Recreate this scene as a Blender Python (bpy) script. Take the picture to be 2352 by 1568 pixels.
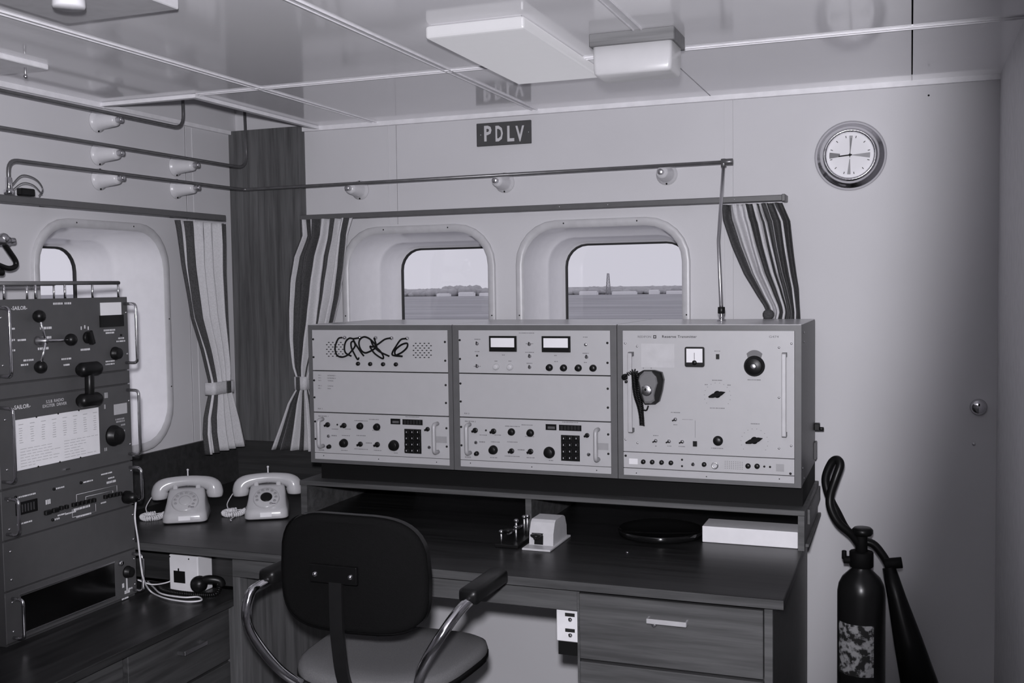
import bpy, bmesh, math, random
from mathutils import Vector, Matrix
random.seed(7)
for _o in list(bpy.data.objects): bpy.data.objects.remove(_o)
SC = bpy.context.scene
COL = SC.collection

# ------------------------------------------------------------------ camera
F_PX = 2416.0; YAW, PITCH, ROLL = .3626, .0535, -.01424
CAM = Vector((0, 0, 1.49))
_f = Vector((-math.sin(YAW)*math.cos(PITCH), math.cos(YAW)*math.cos(PITCH), -math.sin(PITCH)))
_r0 = Vector((math.cos(YAW), math.sin(YAW), 0)); _u0 = _r0.cross(_f)
_r = math.cos(ROLL)*_r0 + math.sin(ROLL)*_u0
_u = -math.sin(ROLL)*_r0 + math.cos(ROLL)*_u0
cam_d = bpy.data.cameras.new('camera'); cam = bpy.data.objects.new('camera', cam_d); COL.objects.link(cam)
cam_d.sensor_fit = 'HORIZONTAL'; cam_d.sensor_width = 36; cam_d.lens = 36*F_PX/2352
cam_d.clip_start = .05; cam_d.clip_end = 6000
cam.matrix_world = Matrix(((_r.x, _u.x, -_f.x, CAM.x), (_r.y, _u.y, -_f.y, CAM.y), (_r.z, _u.z, -_f.z, CAM.z), (0, 0, 0, 1)))
SC.camera = cam

def ray(px, py): return _r*((px-1176)/F_PX) - _u*((py-784)/F_PX) + _f
def Yp(px, py, Y): d = ray(px, py); return CAM + d*(Y/d.y)          # pixel on a plane of known Y
def Xp(px, py, X): d = ray(px, py); return CAM + d*(X/d.x)          # pixel on a plane of known X
def Zp(px, py, Z): d = ray(px, py); return CAM + d*((Z-CAM.z)/d.z)  # pixel on a level of known Z

# ------------------------------------------------------------------ light
SC.view_settings.view_transform = 'Standard'; SC.view_settings.look = 'None'
SC.view_settings.exposure = 0.0; SC.view_settings.gamma = 1.0; SC.view_settings.use_curve_mapping = False
world = bpy.data.worlds.new('sky'); SC.world = world; world.use_nodes = True
bg = world.node_tree.nodes['Background']; bg.inputs[0].default_value = (.735, .72, .80, 1); bg.inputs[1].default_value = 1.0
# the photographer's flash, beside and above the lens
fl = bpy.data.lights.new('flash', 'SPOT'); flo = bpy.data.objects.new('flash', fl); COL.objects.link(flo)
fl.energy = 290; fl.color = (1, .985, 1.05); fl.shadow_soft_size = .035; fl.spot_size = math.radians(108.9); fl.spot_blend = .284
flo.location = (-.01, -.02, 1.61)
_az, _el = math.radians(-24.3), math.radians(9)          # the reflector throws a tall, narrow beam a little left of the lens
flo.rotation_euler = Vector((math.sin(_az)*math.cos(_el), math.cos(_az)*math.cos(_el), math.sin(_el))).to_track_quat('-Z', 'Y').to_euler()
flo.scale = (.40, 1, 1)

# ------------------------------------------------------------------ materials
MATS = {}
def mat(name, col, rough=.5, metal=0., spec=.5, noise=.06, nscale=30., bump=0., coat=0.):
    if name in MATS: return MATS[name]
    m = bpy.data.materials.new(name); m.use_nodes = True; nt = m.node_tree; b = nt.nodes['Principled BSDF']
    c = col if isinstance(col, tuple) else (col, col*.99, col*1.02)
    b.inputs['Roughness'].default_value = rough; b.inputs['Metallic'].default_value = metal
    b.inputs['Specular IOR Level'].default_value = spec; b.inputs['Coat Weight'].default_value = coat
    tc = nt.nodes.new('ShaderNodeTexCoord'); n = nt.nodes.new('ShaderNodeTexNoise'); n.inputs['Scale'].default_value = nscale; n.inputs['Detail'].default_value = 4
    nt.links.new(tc.outputs['Object'], n.inputs['Vector'])
    r = nt.nodes.new('ShaderNodeValToRGB')
    r.color_ramp.elements[0].position = .3; r.color_ramp.elements[1].position = .7
    r.color_ramp.elements[0].color = tuple(x*(1-noise) for x in c)+(1,); r.color_ramp.elements[1].color = tuple(min(1, x*(1+noise)) for x in c)+(1,)
    nt.links.new(n.outputs['Fac'], r.inputs['Fac']); nt.links.new(r.outputs['Color'], b.inputs['Base Color'])
    if bump:
        bp = nt.nodes.new('ShaderNodeBump'); bp.inputs['Strength'].default_value = bump; bp.inputs['Distance'].default_value = .002
        nt.links.new(n.outputs['Fac'], bp.inputs['Height']); nt.links.new(bp.outputs['Normal'], b.inputs['Normal'])
    MATS[name] = m; return m

def wood(name, axis, lo, hi, rough=.4, spec=.5):
    m = bpy.data.materials.new(name); m.use_nodes = True; nt = m.node_tree; b = nt.nodes['Principled BSDF']
    b.inputs['Roughness'].default_value = rough; b.inputs['Specular IOR Level'].default_value = spec
    tc = nt.nodes.new('ShaderNodeTexCoord'); mp = nt.nodes.new('ShaderNodeMapping')
    s = [26., 26., 26.]; s[axis] = 1.3; mp.inputs['Scale'].default_value = s
    nt.links.new(tc.outputs['Object'], mp.inputs['Vector'])
    n = nt.nodes.new('ShaderNodeTexNoise'); n.inputs['Scale'].default_value = 1.6; n.inputs['Detail'].default_value = 7; n.inputs['Distortion'].default_value = .6
    n2 = nt.nodes.new('ShaderNodeTexNoise'); n2.inputs['Scale'].default_value = 9; n2.inputs['Detail'].default_value = 3
    nt.links.new(mp.outputs[0], n.inputs['Vector']); nt.links.new(mp.outputs[0], n2.inputs['Vector'])
    mx = nt.nodes.new('ShaderNodeMath'); mx.operation = 'MULTIPLY_ADD'; mx.inputs[1].default_value = .35
    nt.links.new(n2.outputs['Fac'], mx.inputs[0]); nt.links.new(n.outputs['Fac'], mx.inputs[2])
    r = nt.nodes.new('ShaderNodeValToRGB'); r.color_ramp.elements[0].position = .48; r.color_ramp.elements[1].position = .85
    r.color_ramp.elements[0].color = (lo, lo, lo*1.02, 1); r.color_ramp.elements[1].color = (hi, hi, hi*1.02, 1)
    nt.links.new(mx.outputs[0], r.inputs['Fac']); nt.links.new(r.outputs['Color'], b.inputs['Base Color'])
    MATS[name] = m; return m

WALL = mat('wall_laminate', .60, .6, spec=.22, noise=.02, nscale=3)
CEIL = mat('ceiling_laminate', .97, .10, noise=.02, nscale=3, spec=.5)
STRIP = mat('pale_strip', .80, .35)
WHITE = mat('white_paint', .72, .4, noise=.03)
LINER = mat('window_liner', .84, .22, noise=.02)  # whiter than the flange; flash brightness is put into this white
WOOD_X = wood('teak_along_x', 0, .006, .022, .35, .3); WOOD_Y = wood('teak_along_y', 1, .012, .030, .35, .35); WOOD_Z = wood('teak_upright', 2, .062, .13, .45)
WOOD_D = wood('teak_dark', 0, .018, .036, .5)
EDGE = wood('teak_edge', 0, .05, .095, .45)
PANEL = mat('panel_enamel', .42, .45, noise=.015)
FRAME = mat('cabinet_grey', .10, .45, noise=.06)
GREY = mat('rack_grey', .068, .5, noise=.05)
GREY_D = mat('rack_dark_grey', .05, .5)
BLACK = mat('black_plastic', .006, .36, spec=.28)
BLACKM = mat('black_matt', .005, .7, spec=.15)
PRINTK = mat('black_print', .006, .8)
PRINTG = mat('grey_print', .16, .8)
PRINTW = mat('white_print', .62, .8)
CHROME = mat('chrome', .78, .12, 1., noise=.01)
STEEL = mat('brushed_steel', .62, .32, 1., noise=.05)
PIPE = mat('oxidised_copper_pipe', .17, .35, .6, noise=.15)
PORC = mat('porcelain', .62, .3, noise=.03)
RAILM = mat('rail_bronze', .10, .45)
PAPER = mat('paper', .72, .8, noise=.02)
METERW = mat('meter_face', .78, .6, noise=.01)
PHONE = mat('phone_ivory', .44, .22, noise=.03)
CORDW = mat('white_cord', .62, .45)
FABL = mat('curtain_light', .56, .9, noise=.08, nscale=200)
FABD = mat('curtain_dark', .055, .9, noise=.3, nscale=200)
SEATF = mat('seat_fabric', .12, .95, noise=.12, nscale=300, bump=.3)
BACKF = mat('backrest_fabric', .0045, .9, spec=.1, noise=.2, nscale=300, bump=.3)
ACRYL = mat('acrylic_diffuser', .40, .3, noise=.02); _b = ACRYL.node_tree.nodes['Principled BSDF']; _b.inputs['Emission Color'].default_value = (1, .985, 1.05, 1); _b.inputs['Emission Strength'].default_value = .11
LITAC = mat('acrylic_lit', .28, .3, noise=.02); _b = LITAC.node_tree.nodes['Principled BSDF']; _b.inputs['Emission Color'].default_value = (1, .985, 1.05, 1); _b.inputs['Emission Strength'].default_value = .34
EXTB = mat('extinguisher_enamel', .012, .28)
FLOORM = mat('floor_vinyl', .10, .5, noise=.2, nscale=8)
RUBBER = mat('rubber_seal', .01, .6)
SIGNM = mat('sign_brown', .06, .5)

def label_mat():
    m = bpy.data.materials.new('worn_paper_label'); m.use_nodes = True; nt = m.node_tree; b = nt.nodes['Principled BSDF']; b.inputs['Roughness'].default_value = .8
    tc = nt.nodes.new('ShaderNodeTexCoord'); n = nt.nodes.new('ShaderNodeTexNoise'); n.inputs['Scale'].default_value = 55; n.inputs['Detail'].default_value = 6
    r = nt.nodes.new('ShaderNodeValToRGB'); r.color_ramp.elements[0].position = .45; r.color_ramp.elements[1].position = .58
    r.color_ramp.elements[0].color = (.02, .02, .02, 1); r.color_ramp.elements[1].color = (.45, .45, .46, 1)
    nt.links.new(tc.outputs['Object'], n.inputs['Vector']); nt.links.new(n.outputs['Fac'], r.inputs['Fac']); nt.links.new(r.outputs['Color'], b.inputs['Base Color'])
    return m
LABELM = label_mat()
def glass_mat():
    m = bpy.data.materials.new('window_glass'); m.use_nodes = True; nt = m.node_tree; nt.nodes.clear()
    o = nt.nodes.new('ShaderNodeOutputMaterial'); mx = nt.nodes.new('ShaderNodeMixShader'); t = nt.nodes.new('ShaderNodeBsdfTransparent'); g = nt.nodes.new('ShaderNodeBsdfGlossy')
    t.inputs[0].default_value = (.93, .93, .94, 1); g.inputs['Roughness'].default_value = .02
    lw = nt.nodes.new('ShaderNodeLayerWeight'); lw.inputs[0].default_value = .5
    pw = nt.nodes.new('ShaderNodeMath'); pw.operation = 'POWER'; pw.inputs[1].default_value = 5.; f = nt.nodes.new('ShaderNodeMath'); f.operation = 'MULTIPLY_ADD'; f.inputs[1].default_value = .8; f.inputs[2].default_value = .04
    nt.links.new(lw.outputs['Facing'], pw.inputs[0]); nt.links.new(pw.outputs[0], f.inputs[0]); nt.links.new(f.outputs[0], mx.inputs[0]); nt.links.new(t.outputs[0], mx.inputs[1]); nt.links.new(g.outputs[0], mx.inputs[2]); nt.links.new(mx.outputs[0], o.inputs[0])
    return m
GLASS = glass_mat()

# ------------------------------------------------------------------ mesh helpers
BASE = {}
class MB:
    def __init__(s): s.v = []; s.f = []; s.smooth = []; s.mi = []
    def add(s, vs, fs, smooth=False, mi=0):
        n = len(s.v); s.v += [Vector(v) for v in vs]
        for f in fs: s.f.append([i+n for i in f]); s.smooth.append(smooth); s.mi.append(mi)
        return s
    def box(s, a, b, mi=0):
        x0, y0, z0 = [min(p, q) for p, q in zip(a, b)]; x1, y1, z1 = [max(p, q) for p, q in zip(a, b)]
        return s.add([(x0, y0, z0), (x1, y0, z0), (x1, y1, z0), (x0, y1, z0), (x0, y0, z1), (x1, y0, z1), (x1, y1, z1), (x0, y1, z1)],
                     [(0, 3, 2, 1), (4, 5, 6, 7), (0, 1, 5, 4), (1, 2, 6, 5), (2, 3, 7, 6), (3, 0, 4, 7)], mi=mi)
    def bbox(s, a, b, bev=.004, seg=2, mi=0):
        x0, y0, z0 = [min(p, q) for p, q in zip(a, b)]; x1, y1, z1 = [max(p, q) for p, q in zip(a, b)]
        bm = bmesh.new(); bmesh.ops.create_cube(bm, size=1)
        for v in bm.verts: v.co = Vector((x0+(v.co.x+.5)*(x1-x0), y0+(v.co.y+.5)*(y1-y0), z0+(v.co.z+.5)*(z1-z0)))
        bmesh.ops.bevel(bm, geom=list(bm.edges), offset=bev, segments=seg, affect='EDGES', profile=.5)
        bm.verts.index_update(); s.add([v.co.copy() for v in bm.verts], [[v.index for v in f.verts] for f in bm.faces], mi=mi); bm.free(); return s
    def xf(s, M, start=0):
        for i in range(start, len(s.v)): s.v[i] = M @ s.v[i]
        return s
    def lathe(s, prof, n=20, M=None, mi=0, smooth=True):
        """prof: (radius, height) pairs, axis local z"""
        st = len(s.v); vs = []; fs = []
        for (r, z) in prof:
            for k in range(n): a = 2*math.pi*k/n; vs.append((max(r, 1e-5)*math.cos(a), max(r, 1e-5)*math.sin(a), z))
        for i in range(len(prof)-1):
            for k in range(n): fs.append((i*n+k, i*n+(k+1) % n, (i+1)*n+(k+1) % n, (i+1)*n+k))
        s.add(vs, fs, smooth, mi)
        if M is not None: s.xf(M, st)
        return s
    def cyl(s, a, b, r, r2=None, n=14, mi=0):
        a = Vector(a); b = Vector(b); d = b-a; L = d.length
        M = Matrix.Translation(a) @ d.to_track_quat('Z', 'Y').to_matrix().to_4x4(); r2 = r if r2 is None else r2
        e = min(.0012, r*.3)
        return s.lathe([(0, 0), (r-e, 0), (r, e), (r2, L-e), (r2-e, L), (0, L)], n, M, mi)
    def tube(s, pts, r, n=8, mi=0, cap=True):
        pts = [Vector(p) for p in pts]; rs = r if isinstance(r, (list, tuple)) else [r]*len(pts)
        T = []
        for i in range(len(pts)):
            t = pts[min(i+1, len(pts)-1)]-pts[max(i-1, 0)]; T.append(t.normalized() if t.length > 1e-9 else Vector((0, 0, 1)))
        up = Vector((0, 0, 1)) if abs(T[0].z) < .9 else Vector((1, 0, 0)); nn = (up-T[0]*up.dot(T[0])).normalized()
        vs = []; fs = []
        for i, p in enumerate(pts):
            nn = nn - T[i]*nn.dot(T[i]); nn.normalize(); bb = T[i].cross(nn)
            for k in range(n): a = 2*math.pi*k/n; vs.append(p+(nn*math.cos(a)+bb*math.sin(a))*rs[i])
        for i in range(len(pts)-1):
            for k in range(n): fs.append((i*n+k, i*n+(k+1) % n, (i+1)*n+(k+1) % n, (i+1)*n+k))
        if cap: fs.append(tuple(range(n-1, -1, -1))); m = (len(pts)-1)*n; fs.append(tuple(range(m, m+n)))
        return s.add(vs, fs, True, mi)
    def loft(s, loops, close0=True, close1=True, smooth=True, mi=0):
        n = len(loops[0]); vs = [p for L in loops for p in L]; fs = []
        for i in range(len(loops)-1):
            for k in range(n): fs.append((i*n+k, i*n+(k+1) % n, (i+1)*n+(k+1) % n, (i+1)*n+k))
        if close0: fs.append(tuple(range(n-1, -1, -1)))
        if close1: m = (len(loops)-1)*n; fs.append(tuple(range(m, m+n)))
        return s.add(vs, fs, smooth, mi)
    def sphere(s, c, r, n=14, mi=0, sc=(1, 1, 1)):
        m = n//2+1; prof = [(r*math.sin(math.pi*i/m), -r*math.cos(math.pi*i/m)) for i in range(m+1)]
        return s.lathe(prof, n, Matrix.Translation(Vector(c)) @ Matrix.Diagonal((*sc, 1)), mi)
    def mesh(s, name, mats, off=Vector()):
        me = bpy.data.meshes.new(name); me.from_pydata([tuple(v-off) for v in s.v], [], s.f)
        for m in (mats if isinstance(mats, (list, tuple)) else [mats]): me.materials.append(m)
        for p, sm, mi in zip(me.polygons, s.smooth, s.mi): p.use_smooth = sm; p.material_index = mi
        me.update(); return me
    def build(s, name, mats, parent=None, **kw):
        if parent is None:
            xs = [v.x for v in s.v]; ys = [v.y for v in s.v]; zs = [v.z for v in s.v]
            off = Vector(((min(xs)+max(xs))/2, (min(ys)+max(ys))/2, min(zs)))
        else: off = BASE[parent]
        o = bpy.data.objects.new(name, s.mesh(name, mats, off)); COL.objects.link(o)
        if parent is None: o.location = off
        else: o.parent = parent
        BASE[o] = off; tag(o, **kw); return o

def tag(o, label=None, cat=None, group=None, kind=None):
    if label: o['label'] = label
    if cat: o['category'] = cat
    if group: o['group'] = group
    if kind: o['kind'] = kind
    return o
def thing(name, loc, label=None, cat=None, group=None, kind=None):
    o = bpy.data.objects.new(name, None); COL.objects.link(o); o.location = loc; o.empty_display_size = .05
    BASE[o] = Vector(loc); return tag(o, label, cat, group, kind)
def sub(name, parent):      # an empty-free way to keep the base of a parent for parts placed by matrix
    return BASE[parent]
def place(name, me, parent, M):
    """shared mesh placed by a world matrix under a parent"""
    o = bpy.data.objects.new(name, me); COL.objects.link(o); o.parent = parent
    b = BASE[parent]; o.matrix_local = Matrix.Translation(-b) @ M; BASE[o] = b
    return o

class Frame:
    """local plane frame: u right, v up, w out of the surface"""
    def __init__(s, o, u, v): s.o = Vector(o); s.u = Vector(u); s.v = Vector(v); s.w = s.u.cross(s.v)
    def p(s, u, v, w=0): return s.o + s.u*u + s.v*v + s.w*w
    def M(s, u, v, w=0, rot=0.):
        p = s.p(u, v, w); m = Matrix(((s.u.x, s.v.x, s.w.x, p.x), (s.u.y, s.v.y, s.w.y, p.y), (s.u.z, s.v.z, s.w.z, p.z), (0, 0, 0, 1)))
        return m @ Matrix.Rotation(rot, 4, 'Z')
    def uv(s, P): d = P-s.o; return d.dot(s.u), d.dot(s.v)
    def box(s, mb, u0, v0, u1, v1, w0, w1, mi=0):
        st = len(mb.v); mb.box((u0, v0, w0), (u1, v1, w1), mi); mb.xf(s.M(0, 0), st); return mb
    def bbox(s, mb, u0, v0, u1, v1, w0, w1, bev=.003, seg=2, mi=0):
        st = len(mb.v); mb.bbox((u0, v0, w0), (u1, v1, w1), bev, seg, mi); mb.xf(s.M(0, 0), st); return mb

def rrect(hw, hh, r, k=6):
    out = []
    for (cx, cy, a0) in ((hw-r, hh-r, 0), (-hw+r, hh-r, 90), (-hw+r, -hh+r, 180), (hw-r, -hh+r, 270)):
        for i in range(k+1): a = math.radians(a0+90*i/k); out.append((cx+r*math.cos(a), cy+r*math.sin(a)))
    return out
def crom(pts, k=6):
    P = [Vector(p) for p in pts]; P = [2*P[0]-P[1]]+P+[2*P[-1]-P[-2]]; out = []
    for i in range(1, len(P)-2):
        for j in range(k):
            t = j/k; a, b, c, d = P[i-1], P[i], P[i+1], P[i+2]
            out.append(.5*((2*b)+(c-a)*t+(2*a-5*b+4*c-d)*t*t+(3*b-a-3*c+d)*t**3))
    out.append(P[-2]); return out
def fillet(pts, rad, k=5):
    P = [Vector(p) for p in pts]; out = [P[0]]
    for i in range(1, len(P)-1):
        a = (P[i-1]-P[i]); b = (P[i+1]-P[i]); r = min(rad, a.length*.49, b.length*.49)
        p0 = P[i]+a.normalized()*r; p1 = P[i]+b.normalized()*r
        for j in range(k+1): t = j/k; out.append((1-t)**2*p0+2*t*(1-t)*P[i]+t*t*p1)
    out.append(P[-1]); return out
def coil(path, R, r, turns, n=6, per=9):
    """helix round a smooth path"""
    P = crom(path, 8); L = [0]
    for a, b in zip(P, P[1:]): L.append(L[-1]+(b-a).length)
    out = []; N = int(turns*per)
    for i in range(N+1):
        s = L[-1]*i/N; j = max(0, min(len(P)-2, next((q for q in range(len(L)-1) if L[q+1] >= s), len(P)-2)))
        t = (s-L[j])/max(1e-6, L[j+1]-L[j]); p = P[j].lerp(P[j+1], t); T = (P[j+1]-P[j]).normalized()
        up = Vector((0, 0, 1)) if abs(T.z) < .9 else Vector((1, 0, 0)); a = (up-T*up.dot(T)).normalized(); b = T.cross(a)
        th = 2*math.pi*i/per; out.append(p+(a*math.cos(th)+b*math.sin(th))*R)
    return MB().tube(out, r, n)

_TXT = {}
def text_mesh(body, size, bold=0., ext=.0004):
    k = (body, round(size, 5), bold)
    if k in _TXT: return _TXT[k]
    c = bpy.data.curves.new('lettering', 'FONT'); c.body = body; c.size = size; c.extrude = ext; c.offset = bold; c.resolution_u = 2
    c.align_x = 'LEFT'; c.align_y = 'CENTER'
    o = bpy.data.objects.new('tmp_lettering', c); COL.objects.link(o)
    dg = bpy.context.evaluated_depsgraph_get(); dg.update(); me = bpy.data.meshes.new_from_object(o.evaluated_get(dg))
    bpy.data.objects.remove(o); bpy.data.curves.remove(c); me.name = 'lettering'; _TXT[k] = me; return me
def lettering(body, fr, u0, u1, v, h, m, parent, w=.001, bold=0., name='lettering', rot=0.):
    """text from u0 to u1 (stretched to fit), cap height h, centred on v"""
    me = text_mesh(body, 1.0, bold, .0).copy(); me.materials.clear(); me.materials.append(m)
    xs = [q.co.x for q in me.vertices]; ys = [q.co.y for q in me.vertices]
    sx = (u1-u0)/(max(xs)-min(xs)); sy = h/(max(ys)-min(ys)); cx = min(xs); cy = (max(ys)+min(ys))/2
    for q in me.vertices: q.co = Vector(((q.co.x-cx)*sx, (q.co.y-cy)*sy, 0))
    return place(name, me, parent, fr.M(u0, v, w, rot))

# shared small hardware, all with their axis along local z
_CACHE = {}
def cached(key, fn):
    if key not in _CACHE: _CACHE[key] = fn()
    return _CACHE[key]
def knob_me(r, h, m=None):
    m = m or BLACK
    def mk():
        b = MB(); b.lathe([(0, 0), (r, 0), (r, h*.25), (r*.86, h*.32), (r*.80, h*.94), (r*.70, h), (0, h)], 20)
        b.box((-r*.06, r*.1, h), (r*.06, r*.7, h+.0006)); return b.mesh('knob', m)
    return cached(('knob', round(r, 4), round(h, 4), m.name), mk)
def bar_knob_me(r, h, m=None):
    m = m or BLACK
    def mk():
        b = MB(); b.lathe([(0, 0), (r, 0), (r, h*.35), (r*.9, h*.42), (0, h*.42)], 18)
        b.bbox((-r*.42, -r*1.15, h*.3), (r*.42, r*1.15, h), r*.15, 2); return b.mesh('knob', m)
    return cached(('barknob', round(r, 4), round(h, 4)), mk)
def disc_me(r, h, m):
    def mk(): b = MB(); b.lathe([(0, 0), (r, 0), (r, h*.7), (r*.85, h), (0, h)], 14); return b.mesh('disc', m)
    return cached(('disc', round(r, 4), round(h, 4), m.name), mk)
def screw_me(r=.0032, m=None):
    m = m or STEEL
    def mk():
        b = MB(); b.lathe([(0, 0), (r, 0), (r*.9, r*.45), (r*.5, r*.7), (0, r*.75)], 10); return b.mesh('screw', m)
    return cached(('screw', round(r, 4), m.name), mk)
def toggle_me():
    def mk():
        b = MB(); b.lathe([(0, 0), (.0055, 0), (.0055, .002), (.0035, .003), (.0035, .005), (0, .005)], 12)
        b.cyl((0, 0, .004), (.003, .006, .014), .0014, .002, 8, 1); return b.mesh('toggle', [STEEL, BLACK])
    return cached('toggle', mk)

# ------------------------------------------------------------------ the room
W = 3.5; L = -2.47; C = 2.098; RX = .247; D = .745
BK = Frame((0, W, 0), (1, 0, 0), (0, 0, 1))       # back wall, faces -Y
LF = Frame((L, 0, 0), (0, 1, 0), (0, 0, 1))       # left wall, faces +X

def sheet(fr, outer, holes):
    bm = bmesh.new(); edges = []
    for lp in [outer]+holes:
        vs = [bm.verts.new((a, b, 0)) for a, b in lp]; edges += [bm.edges.new((vs[i], vs[(i+1) % len(vs)])) for i in range(len(vs))]
    bmesh.ops.triangle_fill(bm, use_beauty=True, use_dissolve=False, edges=edges, normal=(0, 0, 1))
    bm.verts.index_update(); mb = MB(); mb.add([v.co.copy() for v in bm.verts], [[v.index for v in f.verts] for f in bm.faces]); bm.free()
    return mb.xf(fr.M(0, 0))
WW, WH, WR = .618, .780, .15
WINS = [(BK, -1.695, 1.323), (BK, -.996, 1.323), (LF, 2.757, 1.328)]
def hole(c): return [(c[1]+a, c[2]+b) for a, b in rrect(WW/2-.012, WH/2-.012, WR-.012)]
wb = sheet(BK, [(L, 0), (RX, 0), (RX, C+.1), (L, C+.1)], [hole(WINS[0]), hole(WINS[1])]).build('wall_back', WALL, kind='structure')
wl = sheet(LF, [(-1.2, 0), (W, 0), (W, C+.1), (-1.2, C+.1)], [hole(WINS[2])]).build('wall_left', WALL, kind='structure')
mb = MB(); mb.box((RX, 2.55, 0), (RX+.05, W+.02, C)); wr = mb.build('wall_right', mat('wall_right_paint', .66, .5), kind='structure')
mb = MB(); mb.box((RX+.05, 2.55, 0), (1.7, 2.60, C)); mb.box((1.65, -1.2, 0), (1.7, 2.6, C)); mb.build('wall_passage', WALL, kind='structure')
mb = MB(); mb.box((L, -1.25, 0), (1.7, -1.2, C)); mb.build('wall_front', WALL, kind='structure')
mb = MB(); mb.box((L, -1.2, -.03), (1.7, W, 0)); mb.build('floor', FLOORM, kind='structure')

# ceiling: laminate panels between pale joint strips, and a raised recess in the corner
ceil = thing('ceiling', (0, 1, C), kind='structure')
xs = [L, -1.852, -1.224, -.616, 0.0, .62, 1.7]; YS = 2.755; RCX, RCY = -2.10, 2.762
for i in range(6):
    for (y0, y1) in ((-1.2, YS), (YS, W)):
        if y0 == YS and xs[i] > RX-.01: continue
        x0 = xs[i]; x1 = xs[i+1]
        if y0 == YS: x1 = min(x1, RX+.05)
        if i == 0 and y0 == YS: x0 = RCX
        MB().box((x0+.002, y0+.002, C), (x1-.002, y1-.002, C+.02)).build('ceiling_panel', CEIL, ceil)
def strip_y(x, y0, y1):
    m = MB(); m.box((x-.012, y0, C-.0015), (x+.012, y1, C+.004))
    m.box((x-.011, y0, C-.004), (x-.008, y1, C-.001)); m.box((x+.008, y0, C-.004), (x+.011, y1, C-.001)); m.build('joint_strip', STRIP, ceil)
def strip_x(y, x0, x1):
    m = MB(); m.box((x0, y-.012, C-.0015), (x1, y+.012, C+.004))
    m.box((x0, y-.012, C-.004), (x1, y-.007, C-.001)); m.box((x0, y+.007, C-.004), (x1, y+.012, C-.001)); m.build('joint_strip', STRIP, ceil)
for x in xs[1:3]: strip_y(x, -1.2, W)
strip_y(xs[3], -1.2, 2.52)
strip_y(xs[5], -1.2, 2.55)
strip_x(YS, RCX+.02, RX)
m = MB()
m.box((L, RCY, C+.10), (RCX, W, C+.12)); m.box((RCX, RCY-.01, C-.002), (RCX+.012, W, C+.12)); m.box((L, RCY-.012, C-.002), (RCX-.0005, RCY, C+.12))
m.build('recess_box', WHITE, ceil)
m = MB(); m.box((L-.05, -1.3, C+.125), (1.75, W+.05, C+.15)); m.box((RX-.01, YS, C+.021), (1.75, W+.05, C+.124)); m.box((-2.086, -1.25, C+.0205), (1.70, W+.02, C+.03)); m.box((L-.03, -1.25, C+.0205), (-2.087, RCY-.014, C+.03)); m.build('sky_light_block', BLACKM, ceil)  # unseen slabs added over the panels to stop sky light leaking through
m = MB(); m.box((RCX-.004, RCY+.0045, C-.012), (RCX+.016, W, C-.0025)); m.box((L, RCY-.016, C-.012), (RCX+.016, RCY+.004, C-.0025)); m.build('recess_rim', STRIP, ceil)

m = MB(); m.box((-2.16, W-.018, C-.016), (RX, W, C)); m.build('trim_1', STRIP, kind='structure')
m = MB(); m.box((L, -1.2, C-.016), (L+.018, RCY, C)); m.box((L, RCY, C-.014), (L+.014, 3.45, C)); m.build('trim_2', STRIP, kind='structure')
def wall_strip(fr, u0, u1, v0, v1, parent):
    m = MB(); fr.box(m, u0, v0, u1, v1, 0, .0015); fr.box(m, u0, v0, u0+.003, v1, 0, .0035); fr.box(m, u1-.003, v0, u1, v1, 0, .0035); m.build('joint_strip', WALL, parent)
wall_strip(BK, -1.807, -1.771, 1.72, C-.016, wb); wall_strip(BK, -.576, -.546, 0, C-.016, wb); MB().box((-.030, W-.001, 0), (-.004, W, C-.016)).build('joint_strip', WALL, wb)
wall_strip(LF, 3.187, 3.228, .93, C-.016, wl)
# dark corner pilaster and dado
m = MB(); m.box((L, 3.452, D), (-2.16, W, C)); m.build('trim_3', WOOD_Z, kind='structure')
m = MB(); m.box((L, 2.60, D), (L+.012, 3.452, .928)); m.build('trim_4', WOOD_D, kind='structure')
m = MB(); m.box((L+.012, 3.44, D), (-1.70, 3.452, .90)); m.build('trim_5', WOOD_D, kind='structure')

# windows: rounded liners with a stepped tunnel, rubber seal, pane
WPROF = [(.0, 0, 0), (.012, 0, 0), (.014, .003, .003), (.014, .021, .02), (.006, .028, .026), (-.17, .036, .034), (-.185, .050, .048), (-.20, .054, .05), (-.33, .062, .058), (-.345, .073, .066)]
for n, (fr, cu, cv) in enumerate(WINS, 1):
    t = thing('window_%d' % n, fr.p(cu, cv-WH/2), kind='structure')
    m = MB(); m.loft([[fr.p(cu+a, cv+b, w) for a, b in rrect(WW/2-i, WH/2-i, WR-r)] for (w, i, r) in WPROF[:5]], False, False); fr_o = m.build('frame', mat('window_flange_dimmed', .52, .35), t)  # flange colour dimmed against the liner to offset the head-on flash
    m = MB(); m.loft([[fr.p(cu+a, cv+b, w) for a, b in rrect(WW/2-i, WH/2-i, WR-r)] for (w, i, r) in WPROF[4:]], False, False); m.build('liner', LINER, t)
    m = MB()
    lo = [[fr.p(cu+a, cv+b, w) for a, b in rrect(WW/2-i, WH/2-i, WR-.066-(i-.073))] for (w, i) in ((-.341, .070), (-.339, .077), (-.352, .0775), (-.352, .070))]
    m.loft(lo, False, False); m.build('rubber_seal', RUBBER, t)
    m = MB(); m.loft([[fr.p(cu+a, cv+b, w) for a, b in rrect(WW/2-.071, WH/2-.071, .085)] for w in (-.353, -.347)], smooth=False); m.build('pane', GLASS, t)
    for (du, dv) in ((-.13, WH/2-.012), (.13, WH/2-.012), (-WW/2+.012, .06), (WW/2-.012, .06), (-WW/2+.012, -.18), (WW/2-.012, -.18)):
        place('screw', screw_me(.0028, BLACK), fr_o, fr.M(cu+du, cv+dv, .0135))

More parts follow.
